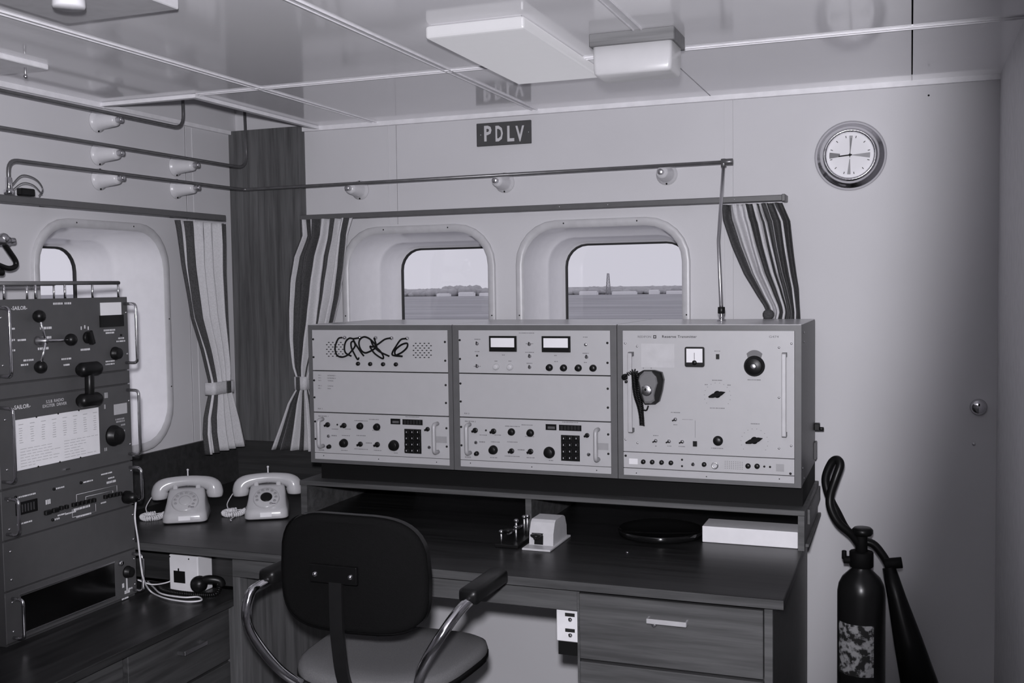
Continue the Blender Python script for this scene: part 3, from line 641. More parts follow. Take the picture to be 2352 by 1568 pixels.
# --- first and second cabinet share the blank middle panel and the receiver panel below
zAB = cz(870, 853.5)[1]; zBC = cz(870, 951)[1]; zCD = cz(870, 1046)[1]
RX_PRINT = [(770, 985, 20, 2), (800, 985, 18, 2), (830, 966, 40, 2), (860, 963, 30, 2), (795, 1000, 24, 2), (830, 1000, 28, 2), (865, 988, 24, 2), (830, 1031, 40, 2), (868, 1034, 22, 2), (848, 1017, 18, 3), (792, 1034, 20, 2), (910, 1040, 12, 2), (768, 1000, 16, 3), (948, 957, 40, 2)]
for ci in (0, 1):
    t = CABS[ci]; p0, p1 = PANX[ci]; dx = p0-PANX[0][0]
    pa = panel(t, p0, p1, zAB+.0016, PT); pb = panel(t, p0, p1, zBC+.0016, zAB-.0016); pc = panel(t, p0, p1, zCD+.0007, zBC-.0016); pd = panel(t, p0, p1, PB, zCD-.0007)
    MB().box((p0, YC+.012, PB), (p1, YC+.029, PT)).build('gap_backing', BLACKM, t)
    for par, pys in ((pa, (785, 828)), (pb, (884, 925)), (pc, (983, 1025))):
        for py in pys:
            v = cz(1024, py)[1]
            place('screw', screw_me(.0036, BLACK), par, CF.M(p1-.009, v, .001)); place('screw', screw_me(.0036, BLACK), par, CF.M(p0+.005, v+.006, .001))
    Z = lambda a, b: (720+a/7.127, 945+b/7.127)
    for a, b, r in ((240, 212, 50), (508, 225, 52), (775, 530, 50), (1052, 537, 52), (1875, 285, 42)):
        feat(bar_knob_me(r/7.127/815*.95, .013), pc, *Z(a, b), 'knob', -1.2, dx=dx)
    for a, b, r in ((770, 235, 65), (1045, 250, 68), (265, 570, 42), (508, 513, 82), (1325, 552, 102)):
        feat(knob_me(r/7.127/815, .016 if r > 70 else .012), pc, *Z(a, b), 'knob', .5, dx=dx)
    feat(disc_me(.003, .002, BLACK), pc, *Z(395, 212), 'lamp', dx=dx)
    for a, b in ((250, 400), (1900, 582)): feat(toggle_me(), pc, *Z(a, b), 'toggle', -.6, dx=dx)
    rect(pc, *Z(1268, 112), *Z(1425, 208), BLACK, 'display', .002, dx); rect(pc, *Z(1300, 146), *Z(1405, 188), mat('display_glass', .10, .2), 'display_glass', .0025, dx)
    rect(pc, *Z(1463, 122), *Z(1790, 222), BLACK, 'display', .002, dx)
    for k in range(6): rect(pc, *Z(1488+k*49, 140), *Z(1520+k*49, 205), mat('display_digit', .022, .3), 'digit', .0023, dx)
    rect(pc, *Z(1492, 280), *Z(1772, 690), BLACKM, 'keypad', .0015, dx)
    def key_me():
        b = MB(); b.bbox((-.0072, -.0066, 0), (.0072, .0066, .006), .0015, 2); b.box((-.0009, -.0022, .006), (.0009, .0022, .0063), 1); return b.mesh('key', [BLACK, PRINTW])
    for r in range(4):
        for c in range(3): feat(cached('key', key_me), pc, *Z(1538+c*92, 330+r*101), 'key', dx=dx, w=.002)
    bar_handle(pc, *[Z(75, 130)[0], Z(75, 130)[1], Z(75, 590)[1]], dx=dx); bar_handle(pc, *[Z(1965, 200)[0], Z(1965, 205)[1], Z(1965, 690)[1]], dx=dx)
    rect(pc, *Z(2010, 402), *Z(2185, 515), mat('tag_grey', .30, .5), 'tag', .0006, dx)
    dashes(pc, RX_PRINT, PRINTG, dx)
    for px, py in ((744, 1046), (870, 1054), (1003, 1061)): feat(screw_me(.0017, BLACK), pd, px, py, 'screw', dx=dx)
    for (a, b, c, d, s) in ((731, 741, 960, 0, 0),): pass
    u, v = cz(732, 955); lettering('RECEIVER 1' if ci == 0 else 'RECEIVER 2', CF, u+dx, u+dx+.036, v, .0042, PRINTK, pc, .0014)
    u, v = cz(733, 1033); lettering('POWER', CF, u+dx, u+dx+.020, v, .0042, PRINTK, pc, .0014)
    u, v = cz(731, 938); lettering('RX %d' % (ci+1), CF, u+dx, u+dx+.016, v, .0045, PRINTK, pb, .0014)
    if ci == 0:
        Q = lambda a, b: (730+a/8.4, 750+b/8.4)
        m = MB()
        for g, (x0, sp, y0, dy) in enumerate(((177, 77, 303, 44.4), (1850, 84, 321, 45.5))):
            for r in range(7):
                n = 4 if r % 2 == 0 else 5
                for k in range(n):
                    u, v = cz(*Q(x0+(k+(.5 if r % 2 == 0 else 0))*sp, y0+r*dy)); CF.box(m, u-.0027, v-.0014, u+.0027, v+.0014, .0004, .0013)
        m.build('vent_slots', BLACKM, pa, kind='stuff')
        def jack_me(): b = MB(); b.lathe([(0, 0), (.0062, 0), (.0062, .003), (.0045, .004), (.0045, .009), (.003, .010), (0, .010)], 14); return b.mesh('jack', CHROME)
        for a, b in ((530, 210), (822, 210), (1125, 215), (1435, 220), (1735, 225)): feat(cached('jack', jack_me), pa, *Q(a, b), 'jack')
        for a, b in ((787, 712), (1022, 718), (1270, 722), (1517, 725)): feat(disc_me(.0065, .008, BLACK), pa, *Q(a, b), 'socket')
        for i, (s1, s2) in enumerate((('CH 1', 'INTERMED 1'), ('CH 2', 'INTERMED 2'), ('CH 3', 'TOPSIDE'), (None, None), ('MF L1', 'CONSOLE'), ('MF 2', 'MAIN'))):
            if s1:
                u, v = cz(731.5, 861.3+i*6.0); lettering(s1, CF, u, u+.0026*len(s1), v, .0036, PRINTK, pb, .0014); u2, v = cz(753, 862+i*6.0); lettering(s2, CF, u2, u2+.0030*len(s2), v, .0036, PRINTK, pb, .0014)
        PC = [('black patch cord looping from the first chrome jack', [(505, 205), (440, 225), (395, 330), (388, 430), (425, 540), (510, 578), (610, 545), (690, 460), (755, 365), (735, 280), (690, 300), (690, 400), (730, 500), (795, 625), (818, 590)], [12, 14, 16, 18, 18, 16, 14, 12, 12, 14, 16, 14, 12, 10, 8]),
              ('black patch cord arching down from the second chrome jack', [(815, 215), (745, 225), (680, 215), (610, 280), (578, 400), (600, 500), (690, 562)], [12, 20, 24, 24, 22, 20, 14]),
              ('black patch cord running from below the second jack to the third loop', [(748, 235), (790, 330), (850, 430), (890, 500), (918, 560)], [22, 20, 18, 16, 10]),
              ('black patch cord making the round loop under the third jack', [(1120, 215), (1180, 345), (1110, 260), (1040, 205), (960, 188), (890, 235), (866, 330), (900, 440), (970, 495), (1060, 470), (1150, 420), (1210, 370)], [12, 20, 24, 26, 26, 26, 24, 22, 20, 20, 22, 24]),
              ('black patch cord crossing from the fourth chrome jack', [(1430, 215), (1340, 240), (1235, 325), (1150, 375), (1085, 370), (1100, 430), (1160, 520), (1285, 608), (1308, 560), (1260, 460), (1195, 380)], [12, 18, 24, 28, 26, 22, 18, 14, 16, 20, 26]),
              ('straight black patch cord slanting down beneath the fourth chrome jack', [(1070, 250), (1160, 360), (1260, 470), (1410, 568)], [16, 30, 24, 10]),
              ('black patch cord hanging in a loop from the last chrome jack', [(1730, 225), (1650, 245), (1570, 370), (1495, 490), (1500, 545), (1660, 568), (1600, 552), (1545, 520), (1570, 430), (1690, 335), (1800, 310), (1790, 390), (1690, 480), (1580, 535)], [12, 18, 22, 20, 16, 10, 14, 20, 24, 26, 28, 26, 22, 18])]
        for lb, pts, ws in PC:
            pp = []
            for (a, b), w in zip(pts, ws): u, v = cz(*Q(a, b)); pp.append(CF.p(u, v, w*.001))
            MB().tube(crom(pp, 6), .0027, 7).build('patch_cord', BLACKM, label=lb, cat='cable', group='patch cords on the radio cabinet')
    else:
        Q = lambda a, b: (1030+a/3.92, 720+b/3.92)
        for (a0, b0, a1, b1), (c0, d0, c1, d1) in (((372, 200, 618, 342), (388, 218, 600, 302)), ((845, 202, 1102, 348), (862, 220, 1082, 306))):
            me = rect(pa, *Q(a0, b0), *Q(a1, b1), BLACK, 'meter', .006)
            rect(pa, *Q(c0, d0), *Q(c1, d1), METERW, 'meter_face', .0065)
            rect(pa, *Q(a0+6, b1-34), *Q(a1-6, b1-6), BLACK, 'meter_cover', .009)
        for a, b in ((260, 270), (260, 473), (730, 275), (733, 383), (733, 482), (1245, 390)): feat(toggle_me(), pa, *Q(a, b), 'toggle')
        feat(disc_me(.0032, .003, BLACK), pa, *Q(260, 378), 'lamp'); feat(disc_me(.005, .004, STEEL), pa, *Q(1238, 278), 'fuse_cap')
        for a, b in ((432, 478), (557, 480)): feat(knob_me(.0098, .012, mat('clear_knob', .5, .15)), pa, *Q(a, b), 'knob')
        for a, b in ((912, 485), (1040, 488), (1172, 489), (1305, 490)): feat(knob_me(.0105, .014), pa, *Q(a, b), 'knob', .4)
        dashes(pa, [(1210, 764.5, 40, 2), (1097, 779, 16, 2), (1097, 807, 14, 2), (1217, 809, 24, 2), (1217, 834, 16, 2), (1345, 774, 12, 2), (1346, 811, 16, 2), (1097, 841, 20, 2), (1157, 815, 8, 2), (1277, 816, 8, 2), (1140, 829, 8, 2), (1172, 829, 8, 2), (1278, 830, 10, 2), (1345, 832, 8, 2), (1217, 789, 20, 2)], PRINTG)
# --- third cabinet: reserve transmitter
t = CABS[2]; p0, p1 = PANX[2]
Q = lambda a, b: (1400+a/3.267, 720+b/3.267)
z1 = cz(*Q(740, 1062))[1]; z2 = cz(*Q(740, 1186))[1]
MB().box((p0, YC+.012, PB), (p1, YC+.029, PT)).build('gap_backing', BLACKM, t)
pa = panel(t, p0, p1, z1+.001, PT); pb = panel(t, p0, p1, z2+.001, z1-.001); pc = panel(t, p0, p1, PB, z2-.001)
u, v = cz(*Q(213, 173)); u1, _ = cz(*Q(312, 173)); lettering('REDIFON', CF, u, u1, v, .0062, PRINTG, pa, .0014, .01)
u, v = cz(*Q(340, 174)); m = MB(); CF.box(m, u-.0042, v-.0044, u+.0042, v+.0044, .0005, .0013); CF.box(m, u-.0026, v-.0009, u+.0026, v+.0009, .0013, .0016, 1); CF.box(m, u-.0009, v-.0026, u+.0009, v+.0026, .0013, .0016, 1); m.build('emblem', [PRINTK, PRINTW], pa)
u, v = cz(*Q(395, 172)); u1, _ = cz(*Q(500, 173)); lettering('Reserve', CF, u, u1, v, .0072, PRINTK, pa, .0014, .01)
u, v = cz(*Q(512, 172)); u1, _ = cz(*Q(655, 173)); lettering('Transmitter', CF, u, u1, v, .0072, PRINTK, pa, .0014, .005)
u, v = cz(*Q(1197, 173)); u1, _ = cz(*Q(1270, 173)); lettering('G474', CF, u, u1, v, .0062, PRINTG, pa, .0014)
rect(pa, *Q(238, 225), *Q(490, 405), mat('card', .48, .6), 'frequency_card', .001)
dashes(pa, [(1479+i*9, 800+j*9, 5, 1.6) for i in range(3) for j in range(6) if i != 1]+[(1508, 794, 40, 1.4)], PRINTG)
def meter_me():
    b = MB(); b.loft([[(x, y, z) for x, y in rrect(.0277, .0285, .005, 3)] for z in (0, .007)], smooth=False)
    b.box((-.0228, -.0155, .007), (.0228, .0235, .0078), 1); b.lathe([(0, .0078), (.007, .0078), (.005, .010), (0, .010)], 12, Matrix.Translation((0, -.016, 0)))
    b.box((-.0006, -.008, .0079), (.0006, .012, .0083)); return b.mesh('meter', [BLACK, METERW])
feat(meter_me(), pa, *Q(641, 324), 'meter')
for a, b, w, h in ((813, 322, 24, 38), (643, 975, 30, 40)):
    rect(pa, *Q(a-w/2, b-h/2), *Q(a+w/2, b+h/2), BLACK, 'rocker_switch', .005)
m = MB(); u, v = cz(*Q(1088, 393)); vs = []
for i in range(9):
    a = math.radians(90+40-10*i); vs += [CF.p(u+.028*math.cos(a), v+.028*math.sin(a), .0013), CF.p(u+.047*math.cos(a)*.72, v+.047*math.sin(a)*.95, .0013)]
m.add(vs, [(2*i, 2*i+1, 2*i+3, 2*i+2) for i in range(8)]); m.build('scale_window', PRINTG, pa)
def big_me():
    b = MB(); b.lathe([(0, 0), (.0288, 0), (.0288, .004), (.026, .006), (.024, .018), (.021, .020), (0, .020)], 28); b.lathe([(0, .020), (.0085, .020), (.0085, .022), (.006, .0235), (0, .0235)], 16, mi=1); return b.mesh('tuning_knob', [BLACK, STEEL])
feat(big_me(), pa, *Q(1088, 393), 'tuning_knob')
def pointer_me():
    b = MB(); b.loft([[(x*s, y*s, z) for x, y in ((-.0245, -.002), (-.012, -.0058), (.012, -.0058), (.0245, 0), (.012, .0058), (-.012, .0058), (-.0245, .002))] for z, s in ((.002, 1), (.010, 1), (.013, .8))], smooth=False)
    b.lathe([(0, 0), (.010, 0), (.010, .004), (0, .004)], 14); return b.mesh('pointer_knob', BLACKM)
for a, b in ((810, 605), (1088, 950)):
    feat(cached('pointer', pointer_me), pa, *Q(a, b), 'pointer_knob', .30)
    u, v = cz(*Q(a, b+12)); m = MB()
    for k in range(14):
        an = math.radians(-35+250*k/13); CF.box(m, u+.037*math.cos(an)-.0012, v+.037*math.sin(an)-.0006, u+.037*math.cos(an)+.0012, v+.037*math.sin(an)+.0006, .0005, .0013)
    m.build('scale_marks', PRINTG, pa, kind='stuff')
dashes(pa, [(1648, 937, 34, 2), (1735, 973, 20, 2), (1552, 947, 22, 2), (1552, 975, 10, 2), (1507, 1000, 14, 2), (1538, 1024, 10, 2), (1508, 1024, 6, 2), (1567, 1025, 16, 2), (1648, 1029, 28, 2), (1733, 872, 30, 2.4), (1580, 963, 26, 1), (1597, 985, 1.2, 40), (1648, 873, 24, 2), (1623, 883, 8, 2), (1675, 884, 8, 2), (1648, 806, 14, 1.6)], PRINTG)
for a, b in ((495, 793), (348, 953), (448, 957), (547, 960)): feat(toggle_me(), pa, *Q(a, b), 'toggle', 2.4)
feat(knob_me(.0140, .015), pa, *Q(815, 953), 'knob', .3)
for a, b in ((207, 245), (118, 222), (1272, 255), (1272, 630), (1272, 1010), (212, 970), (122, 943), (1363, 992), (1365, 225)): feat(screw_me(.0033), pa, *Q(a, b), 'screw')
SATIN = mat('satin_aluminium', .42, .5, .2)
def flat_handle(px, pa0, pb0):
    qa = Yp(px, pa0, YC-.028); u, v1 = qa.x, qa.z; v0 = Yp(px, pb0, YC-.028).z
    h = MB(); CF.bbox(h, u-.0062, v0+.004, u+.0062, v1-.004, .024, .031, .002, 2); h = h.build('handle', SATIN, pa)
    for v in (v0+.008, v1-.008): m = MB(); CF.box(m, u-.006, v-.006, u+.006, v+.006, 0, .0245); m.build('handle_foot', FRAME, h)
flat_handle(*[Q(150, 0)[0], Q(0, 285)[1], Q(0, 900)[1]]); flat_handle(*[Q(1308, 0)[0], Q(0, 290)[1], Q(0, 935)[1]])
rect(pb, *Q(148, 1085), *Q(213, 1130), PAPER, 'label_plate', .0008)
for a, b in ((255, 1110), (322, 1112), (392, 1115), (462, 1118), (711, 1130)): feat(knob_me(.0068, .010), pb, *Q(a, b), 'knob', 1.)
for a, b in ((545, 1095), (545, 1143), (1162, 1146), (1205, 1149)): feat(disc_me(.003, .002, BLACK), pb, *Q(a, b), 'lamp')
feat(toggle_me(), pb, *Q(627, 1130), 'toggle')
u, v = cz(*Q(792, 1138)); MB().lathe([(.0062, 0), (.0098, 0), (.0098, .004), (.0066, .004), (.0062, 0)], 20, CF.M(u, v, .001)).build('ring_socket', STEEL, pb)
m = MB()
for i in range(9):
    for j in range(5): u, v = cz(*Q(868+i*16, 1107+i*1.0+j*13)); CF.box(m, u-.0011, v-.0008, u+.0011, v+.0008, .0004, .0013)
m.build('speaker_holes', PRINTG, pb, kind='stuff')
for a, b in ((1040, 1142), (1108, 1144)): feat(knob_me(.0075, .010), pb, *Q(a, b), 'knob')
rect(pb, *Q(1250, 1127), *Q(1310, 1185), mat('tag_grey', .30, .5), 'tag', .0008)
for a, b in ((122, 1065), (1358, 1200)): feat(screw_me(.0036, BLACK), pb, *Q(a, b), 'screw')
for a, b in ((202, 1195), (728, 1222), (1275, 1240)): feat(screw_me(.0017, BLACK), pc, *Q(a, b), 'screw')
# side fittings of the third cabinet
SD = Frame((-.2785, 0, 0), (0, 1, 0), (0, 0, 1))
for px, py in ((1846, 763), (1846, 785), (1843, 1075), (1846, 1098), (1873, 1055), (1874, 1076), (1841, 1161)):
    q = Xp(px, py, -.2785)
    if q.z > .93: place('screw', screw_me(.0035, CHROME), t, SD.M(q.y, q.z, 0))
m = MB(); m.bbox((-.2785, 3.37, 1.025), (-.262, 3.395, 1.048), .002, 1); m.cyl((-.266, 3.38, 1.030), (-.250, 3.38, 1.030), .006); m.build('side_connector', BLACK, t)
m = MB(); m.bbox((-.2785, 3.36, .935), (-.271, 3.40, .99), .002, 1); m.build('side_bracket', FRAME, t)

# hand microphone hanging on the transmitter
Q = lambda a, b: (1425+a/10.45, 840+b/10.45)
KF = Frame((0, YC-.006, 0), (1, 0, 0), (0, 0, 1))
def kz(a, b): q = Yp(*Q(a, b), YC-.02); return q.x, q.z
u, v = kz(700, 520); t = thing('hand_microphone', (u, YC-.02, v-.06), 'grey and black fist microphone with coiled cord hung on the transmitter', 'microphone')
out = [(560, 100), (820, 100), (1000, 150), (1050, 330), (1010, 600), (940, 850), (850, 915), (600, 920), (520, 800), (450, 560), (420, 300), (450, 160)]
lo = []
cu, cv = kz(720, 500)
for w, s in ((.002, .92), (.006, 1.), (.022, 1.), (.030, .90)): lo.append([KF.p(cu+(kz(*q)[0]-cu)*s, cv+(kz(*q)[1]-cv)*s, w) for q in out])
MB().loft(lo[::-1], smooth=False).build('shell', BLACK, t)
fc = [(600, 120), (780, 120), (900, 250), (930, 400), (880, 560), (850, 700), (860, 830), (760, 890), (620, 890), (560, 700), (510, 500), (470, 330), (500, 220)]
lo = [[KF.p(cu+(kz(*q)[0]-cu)*s, cv+(kz(*q)[1]-cv)*s, w) for q in fc] for w, s in ((.028, 1.), (.034, .98), (.037, .85))]
MB().loft(lo[::-1], smooth=False).build('face', mat('mic_grey', .15, .4), t)
u, v = kz(670, 570); g = MB().lathe([(0, .040), (.0125, .040), (.016, .038), (.0175, .034), (.0175, .030)], 24, KF.M(u, v, 0)).build('grille', STEEL, t)
m = MB()
for k in range(-3, 4): KF.box(m, u+k*.0038-.0007, v-.011, u+k*.0038+.0007, v+.011, .0398, .0408)
m.build('grille_slots', BLACK, g, kind='stuff')
MB().lathe([(0, .042), (.0035, .042), (.0035, .039)], 12, KF.M(u-.002, v+.003, 0)).build('grille_screw', BLACK, g)
pth = [(680, 950), (640, 1050), (570, 1040), (540, 900)]
m = MB(); m.tube(crom([KF.p(*kz(*q), .02) for q in pth], 6), .0022, 7); m.build('cord_loop', BLACK, t)
c1 = coil([KF.p(*kz(*q), .022) for q in ((330, 160), (350, 400), (390, 700), (470, 950), (520, 1200), (535, 1420))], .0058, .0022, 34); c1.build('coiled_cord', BLACK, t)
c2 = coil([KF.p(*kz(*q), .020) for q in ((200, 200), (360, 130), (450, 350), (440, 650), (500, 900), (520, 1250))], .0058, .0022, 30); c2.build('coiled_cord', BLACK, t)
u, v = kz(95, 270); m = MB(); m.cyl(KF.p(u, v, -.004), KF.p(u, v, .016), .009); m.cyl(KF.p(u+.003, v-.014, -.002), KF.p(u+.003, v-.014, .010), .004); m.tube(crom([KF.p(u, v, .014), KF.p(u+.008, v+.006, .02), KF.p(*kz(240, 190), .02)], 5), .004, 8); m.build('plug', BLACK, t)

# ------------------------------------------------------------------ things on the desk
def shift(o, M): o.matrix_world = M
BX = Zp(1611, 1247, D); BX2 = Zp(1831, 1259, D)
t = thing('white_box', ((BX.x-.29)/2, 3.05, D), 'flat white box lying under the shelf beside its end upright', 'box')
MB().bbox((BX.x, 2.985, D+.0005), (-.290, 3.088, D+.047), .002, 2).build('body', WHITE, t); MB().box((BX.x+.004, 3.0878, D+.006), (-.294, 3.0885, D+.040)).build('back_label', PAPER, t)
q = Zp(1495, 1253, D); m = MB(); m.lathe([(0, 0), (.10, 0), (.122, .006), (.126, .022), (.121, .024), (.112, .010), (0, .009)], 40, Matrix.Translation((q.x, q.y+.126, D+.0005)))
m.build('round_tray', mat('black_lacquer', .006, .1), label='shallow glossy black round tray under the shelf', cat='tray')
q = Zp(1441, 1269, D); MB().lathe([(0, 0), (.004, 0), (.004, .002), (0, .003)], 10, Matrix.Translation((q.x, q.y, D))).build('worktop_screw', CHROME, label='tiny bright screw head in the open desk worktop', cat='screw')

# morse key under a pale cover
kx, ky = -1.020, 2.743
t = thing('morse_key_cover', (kx+.04, ky+.10, D), 'pale metal morse key cover on a base plate with black key lever', 'morse key')
MB().bbox((kx, ky, D+.0003), (kx+.084, ky+.19, D+.006), .001, 1).build('base_plate', mat('pale_enamel', .48, .35), t)
prof = [(.045, .006), (.048, .040), (.062, .068), (.072, .075), (.140, .075), (.155, .068), (.170, .040), (.172, .006)]
m = MB(); m.loft([[(kx+x, ky+y, D+z) for y, z in prof] for x in (.006, .078)], smooth=False); cv_o = m.build('cover', mat('pale_enamel', .48, .35), t)
m = MB(); cxk = kx+.034
slot = [(-.012, .008), (.014, .008), (.014, .032), (.012, .036), (.0145, .0395), (.0, .0400), (-.020, .0395), (-.021, .038), (-.012, .033)]
m.loft([[(cxk+a, ky+y0+(b-.006)*.09, D+b) for a, b in slot] for y0 in (.0446, .0430)], smooth=False); m.build('key_opening', BLACKM, cv_o)
m = MB(); m.cyl((cxk-.002, ky+.06, D+.034), (cxk-.002, ky+.020, D+.030), .003); m.lathe([(0, 0), (.007, 0), (.008, .004), (.016, .010), (.016, .013), (0, .016)], 20, Matrix.Translation((cxk-.002, ky+.030, D+.026))); m.build('key_lever', BLACK, t)
t = thing('morse_key', (-1.07, 2.80, D), 'open black morse key with nickel posts beside its pale neighbour', 'morse key')
MB().bbox((-1.105, 2.748, D+.0003), (-1.035, 2.90, D+.010), .002, 1).build('base', BLACK, t)
BR = mat('nickel', .5, .25, 1.)
for x, y, h in ((-1.090, 2.765, .038), (-1.058, 2.80, .045), (-1.080, 2.86, .05), (-1.050, 2.875, .062), (-1.062, 2.88, .058)): m = MB(); m.cyl((x, y, D+.010), (x, y, D+h), .0035); m.lathe([(0, 0), (.007, 0), (.007, .007), (.004, .010), (0, .010)], 12, Matrix.Translation((x, y, D+h))); m.build('post', BR, t)
m = MB(); m.bbox((-1.074, 2.765, D+.034), (-1.066, 2.885, D+.041), .001, 1); m.build('lever', BR, t)
m = MB(); m.lathe([(0, 0), (.006, 0), (.015, .006), (.015, .009), (0, .011)], 18, Matrix.Translation((-1.070, 2.768, D+.041))); m.build('knob', BLACK, t)

# telephones
def telephone(label, c, ang, dark):
    t = thing('telephone', c, label, 'telephone', 'rotary desk telephones')
    R4 = Matrix.Translation(c) @ Matrix.Rotation(ang, 4, 'Z')
    m = MB(); lo = []
    for z, hw, y0, y1, r in ((.004, .066, -.085, .075, .02), (.008, .070, -.088, .078, .022), (.030, .067, -.086, .077, .024), (.038, .064, -.078, .076, .026), (.060, .060, -.048, .072, .026), (.080, .0575, -.022, .068, .024), (.092, .055, -.006, .060, .022), (.097, .050, .002, .052, .018)):
        cy = (y0+y1)/2; lo.append([(x, y+cy, z) for x, y in rrect(hw, (y1-y0)/2, r, 5)])
    m.loft(lo).xf(R4); body = m.build('body', PHONE, t)
    # dial lies on the slope
    MD = R4 @ Matrix.Translation((0, -.048, .066)) @ Matrix.Rotation(math.radians(39), 4, 'X')
    d = MB().lathe([(0, .004), (.038, .004), (.041, .002), (.042, -.004)], 36, MD).build('dial', PHONE, t)
    m = MB()
    for k in range(10):
        a = math.radians(-60+29*k); m.lathe([(0, .0046), (.0048, .0046), (.0052, .0042)], 12, MD @ Matrix.Translation((.031*math.cos(a), .031*math.sin(a), 0)))
    m.build('finger_holes', mat('dial_shadow', .30, .6) if not dark else mat('dial_shadow2', .26, .6), d, kind='stuff')
    MB().lathe([(0, .0062), (.016, .0062), (.019, .005), (.019, .004)], 24, MD).build('dial_centre', BLACK if dark else PHONE, d)
    m = MB(); m.box((.020, -.034, .0045), (.030, -.030, .009)); m.xf(MD); m.build('finger_stop', STEEL, d)
    m = MB(); m.box((-.018, -.0885, .012), (.018, -.0865, .026)); m.xf(R4); m.build('name_plate', PAPER, body)
    # cradle and handset
    for sx in (-1, 1): m = MB(); m.bbox((sx*.036-.008, .006, .092), (sx*.036+.008, .046, .108), .004, 2); m.xf(R4); m.build('cradle_prong', PHONE, t)
    H = [(-.087, .064), (-.087, .078), (-.083, .096), (-.070, .107), (-.045, .1150), (0, .119), (.045, .1150), (.070, .107), (.083, .096), (.087, .078), (.087, .064)]
    RR = [.024, .0275, .0265, .023, .0185, .0165, .0185, .023, .0265, .0275, .024]
    P = crom([(a, .026, b) for a, b in H], 3); rs = []
    for i in range(len(RR)-1):
        for j in range(3): rs.append(RR[i]+(RR[i+1]-RR[i])*j/3)
    rs.append(RR[-1]); m = MB(); m.tube(P, rs, 14); m.xf(R4); m.build('handset', PHONE, t)
    m = MB(); m.cyl((0, .052, .096), (0, .056, .150), .0022); m.sphere((0, .056, .150), .004, 10); m.xf(R4); m.build('call_stud', PORC, t)
    m = MB(); m.tube([R4 @ Vector(p) for p in crom([(-.100, .028, .085), (-.120, .04, .060), (-.135, .05, .030), (-.125, .06, .008), (-.09, .06, .010)], 6)], .0018, 6); m.build('line_lead', CORDW, t)
    pts = [R4 @ Vector(p) for p in ((-.075, .03, .012), (-.095, .0, .008), (-.125, -.01, .009), (-.142, .015, .010), (-.125, .035, .012), (-.105, .03, .014))]
    coil(pts, .0075, .0026, 22).build('coiled_cord', CORDW, t)
    return t
telephone('ivory telephone with plain pale dial beside the rack', (-2.205, 2.800, D), math.radians(32), False)
telephone('ivory telephone with black dial centre beside the desk shelf', (-1.980, 2.925, D), math.radians(30), True)
t = MB().tube(crom([(-2.035, 2.80, D+.004), (-2.05, 2.82, D+.004), (-2.065, 2.87, D+.004), (-2.09, 2.95, D+.004), (-2.14, 3.05, D+.004)], 8), .002, 6).build('telephone_lead', CORDW, label='thin white lead lying between the two telephones', cat='cable')

# ------------------------------------------------------------------ low counter under the rack
ZL = .585
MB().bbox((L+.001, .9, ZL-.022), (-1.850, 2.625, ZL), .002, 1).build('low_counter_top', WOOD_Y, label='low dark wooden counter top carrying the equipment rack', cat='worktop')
t = thing('low_cabinet', (-2.15, 1.7, 0), 'low dark wooden cabinet with drawers under the equipment rack', 'cabinet')
MB().box((L+.002, .9, .06), (-1.885, 2.56, ZL-.0225)).build('carcass', WOOD_D, t)
DFY = wood('low_drawer_face', 1, .028, .058)
for y0, y1 in ((2.118, 2.545), (1.66, 2.10), (1.2, 1.645)):
    for z0, z1 in ((.405, ZL-.030), (.24, .397), (.07, .232)):
        dr = MB().bbox((-1.884, y0, z0), (-1.866, y1, z1), .0015, 1).build('drawer', DFY, t)
        zc = (z0+z1)/2+.02; yc = (y0+y1)/2+.03
        m = MB(); m.bbox((-1.846, yc-.05, zc-.006), (-1.842, yc+.05, zc+.006), .001, 1); m.box((-1.866, yc-.05, zc-.005), (-1.843, yc-.045, zc+.005)); m.box((-1.866, yc+.045, zc-.005), (-1.843, yc+.05, zc+.005)); m.build('handle', STEEL, dr)
t = thing('corner_post', (-1.86, 2.59, 0), 'narrow dark wooden corner post between low cabinet and desk', 'post')
MB().box((-1.90, 2.562, 0), (-1.851, 2.622, ZL-.0225)).build('post', WOOD_Z, t)

# white speaker box with black hand microphone
t = thing('speaker_box', (-2.03, 2.58, ZL), 'white box with a black window standing under the desk edge', 'box')
MB().bbox((-2.082, 2.553, ZL+.0005), (-1.978, 2.622, ZL+.112), .003, 2).build('case', WHITE, t)
XB = Frame((0, 2.553, 0), (1, 0, 0), (0, 0, 1))
m = MB(); XB.box(m, -2.066, ZL+.028, -2.025, ZL+.064, 0, .0008); m.build('window', BLACKM, t)
m = MB(); XB.box(m, -2.049, ZL+.064, -2.046, ZL+.072, 0, .003); m.build('lever', BLACKM, t)
for u, v in ((-2.079, ZL+.105), (-2.010, ZL+.103)): place('screw', screw_me(.0024, BLACK), t, XB.M(u, v, 0))
t = thing('hand_microphone', (-1.95, 2.56, ZL), 'black hand microphone with coiled cord leaning on the white box', 'microphone')
m = MB(); m.lathe([(0, 0), (.020, 0), (.024, .006), (.024, .020), (.016, .028), (.010, .034), (0, .035)], 20, Matrix.Translation((-1.968, 2.535, ZL+.035)) @ Matrix.Rotation(math.radians(70), 4, 'Y') @ Matrix.Rotation(.5, 4, 'X')); m.build('head', BLACK, t)
m = MB(); m.tube(crom([(-1.955, 2.535, ZL+.045), (-1.93, 2.54, ZL+.052), (-1.905, 2.555, ZL+.046), (-1.900, 2.56, ZL+.03)], 6), [.013]*18+[.011], 10); m.build('grip', BLACK, t)
coil([(-1.902, 2.556, ZL+.034), (-1.905, 2.535, ZL+.012), (-1.96, 2.522, ZL+.009), (-2.03, 2.520, ZL+.009), (-2.09, 2.535, ZL+.009), (-2.14, 2.57, ZL+.009)], .006, .0023, 46).build('coiled_cord', BLACK, t)

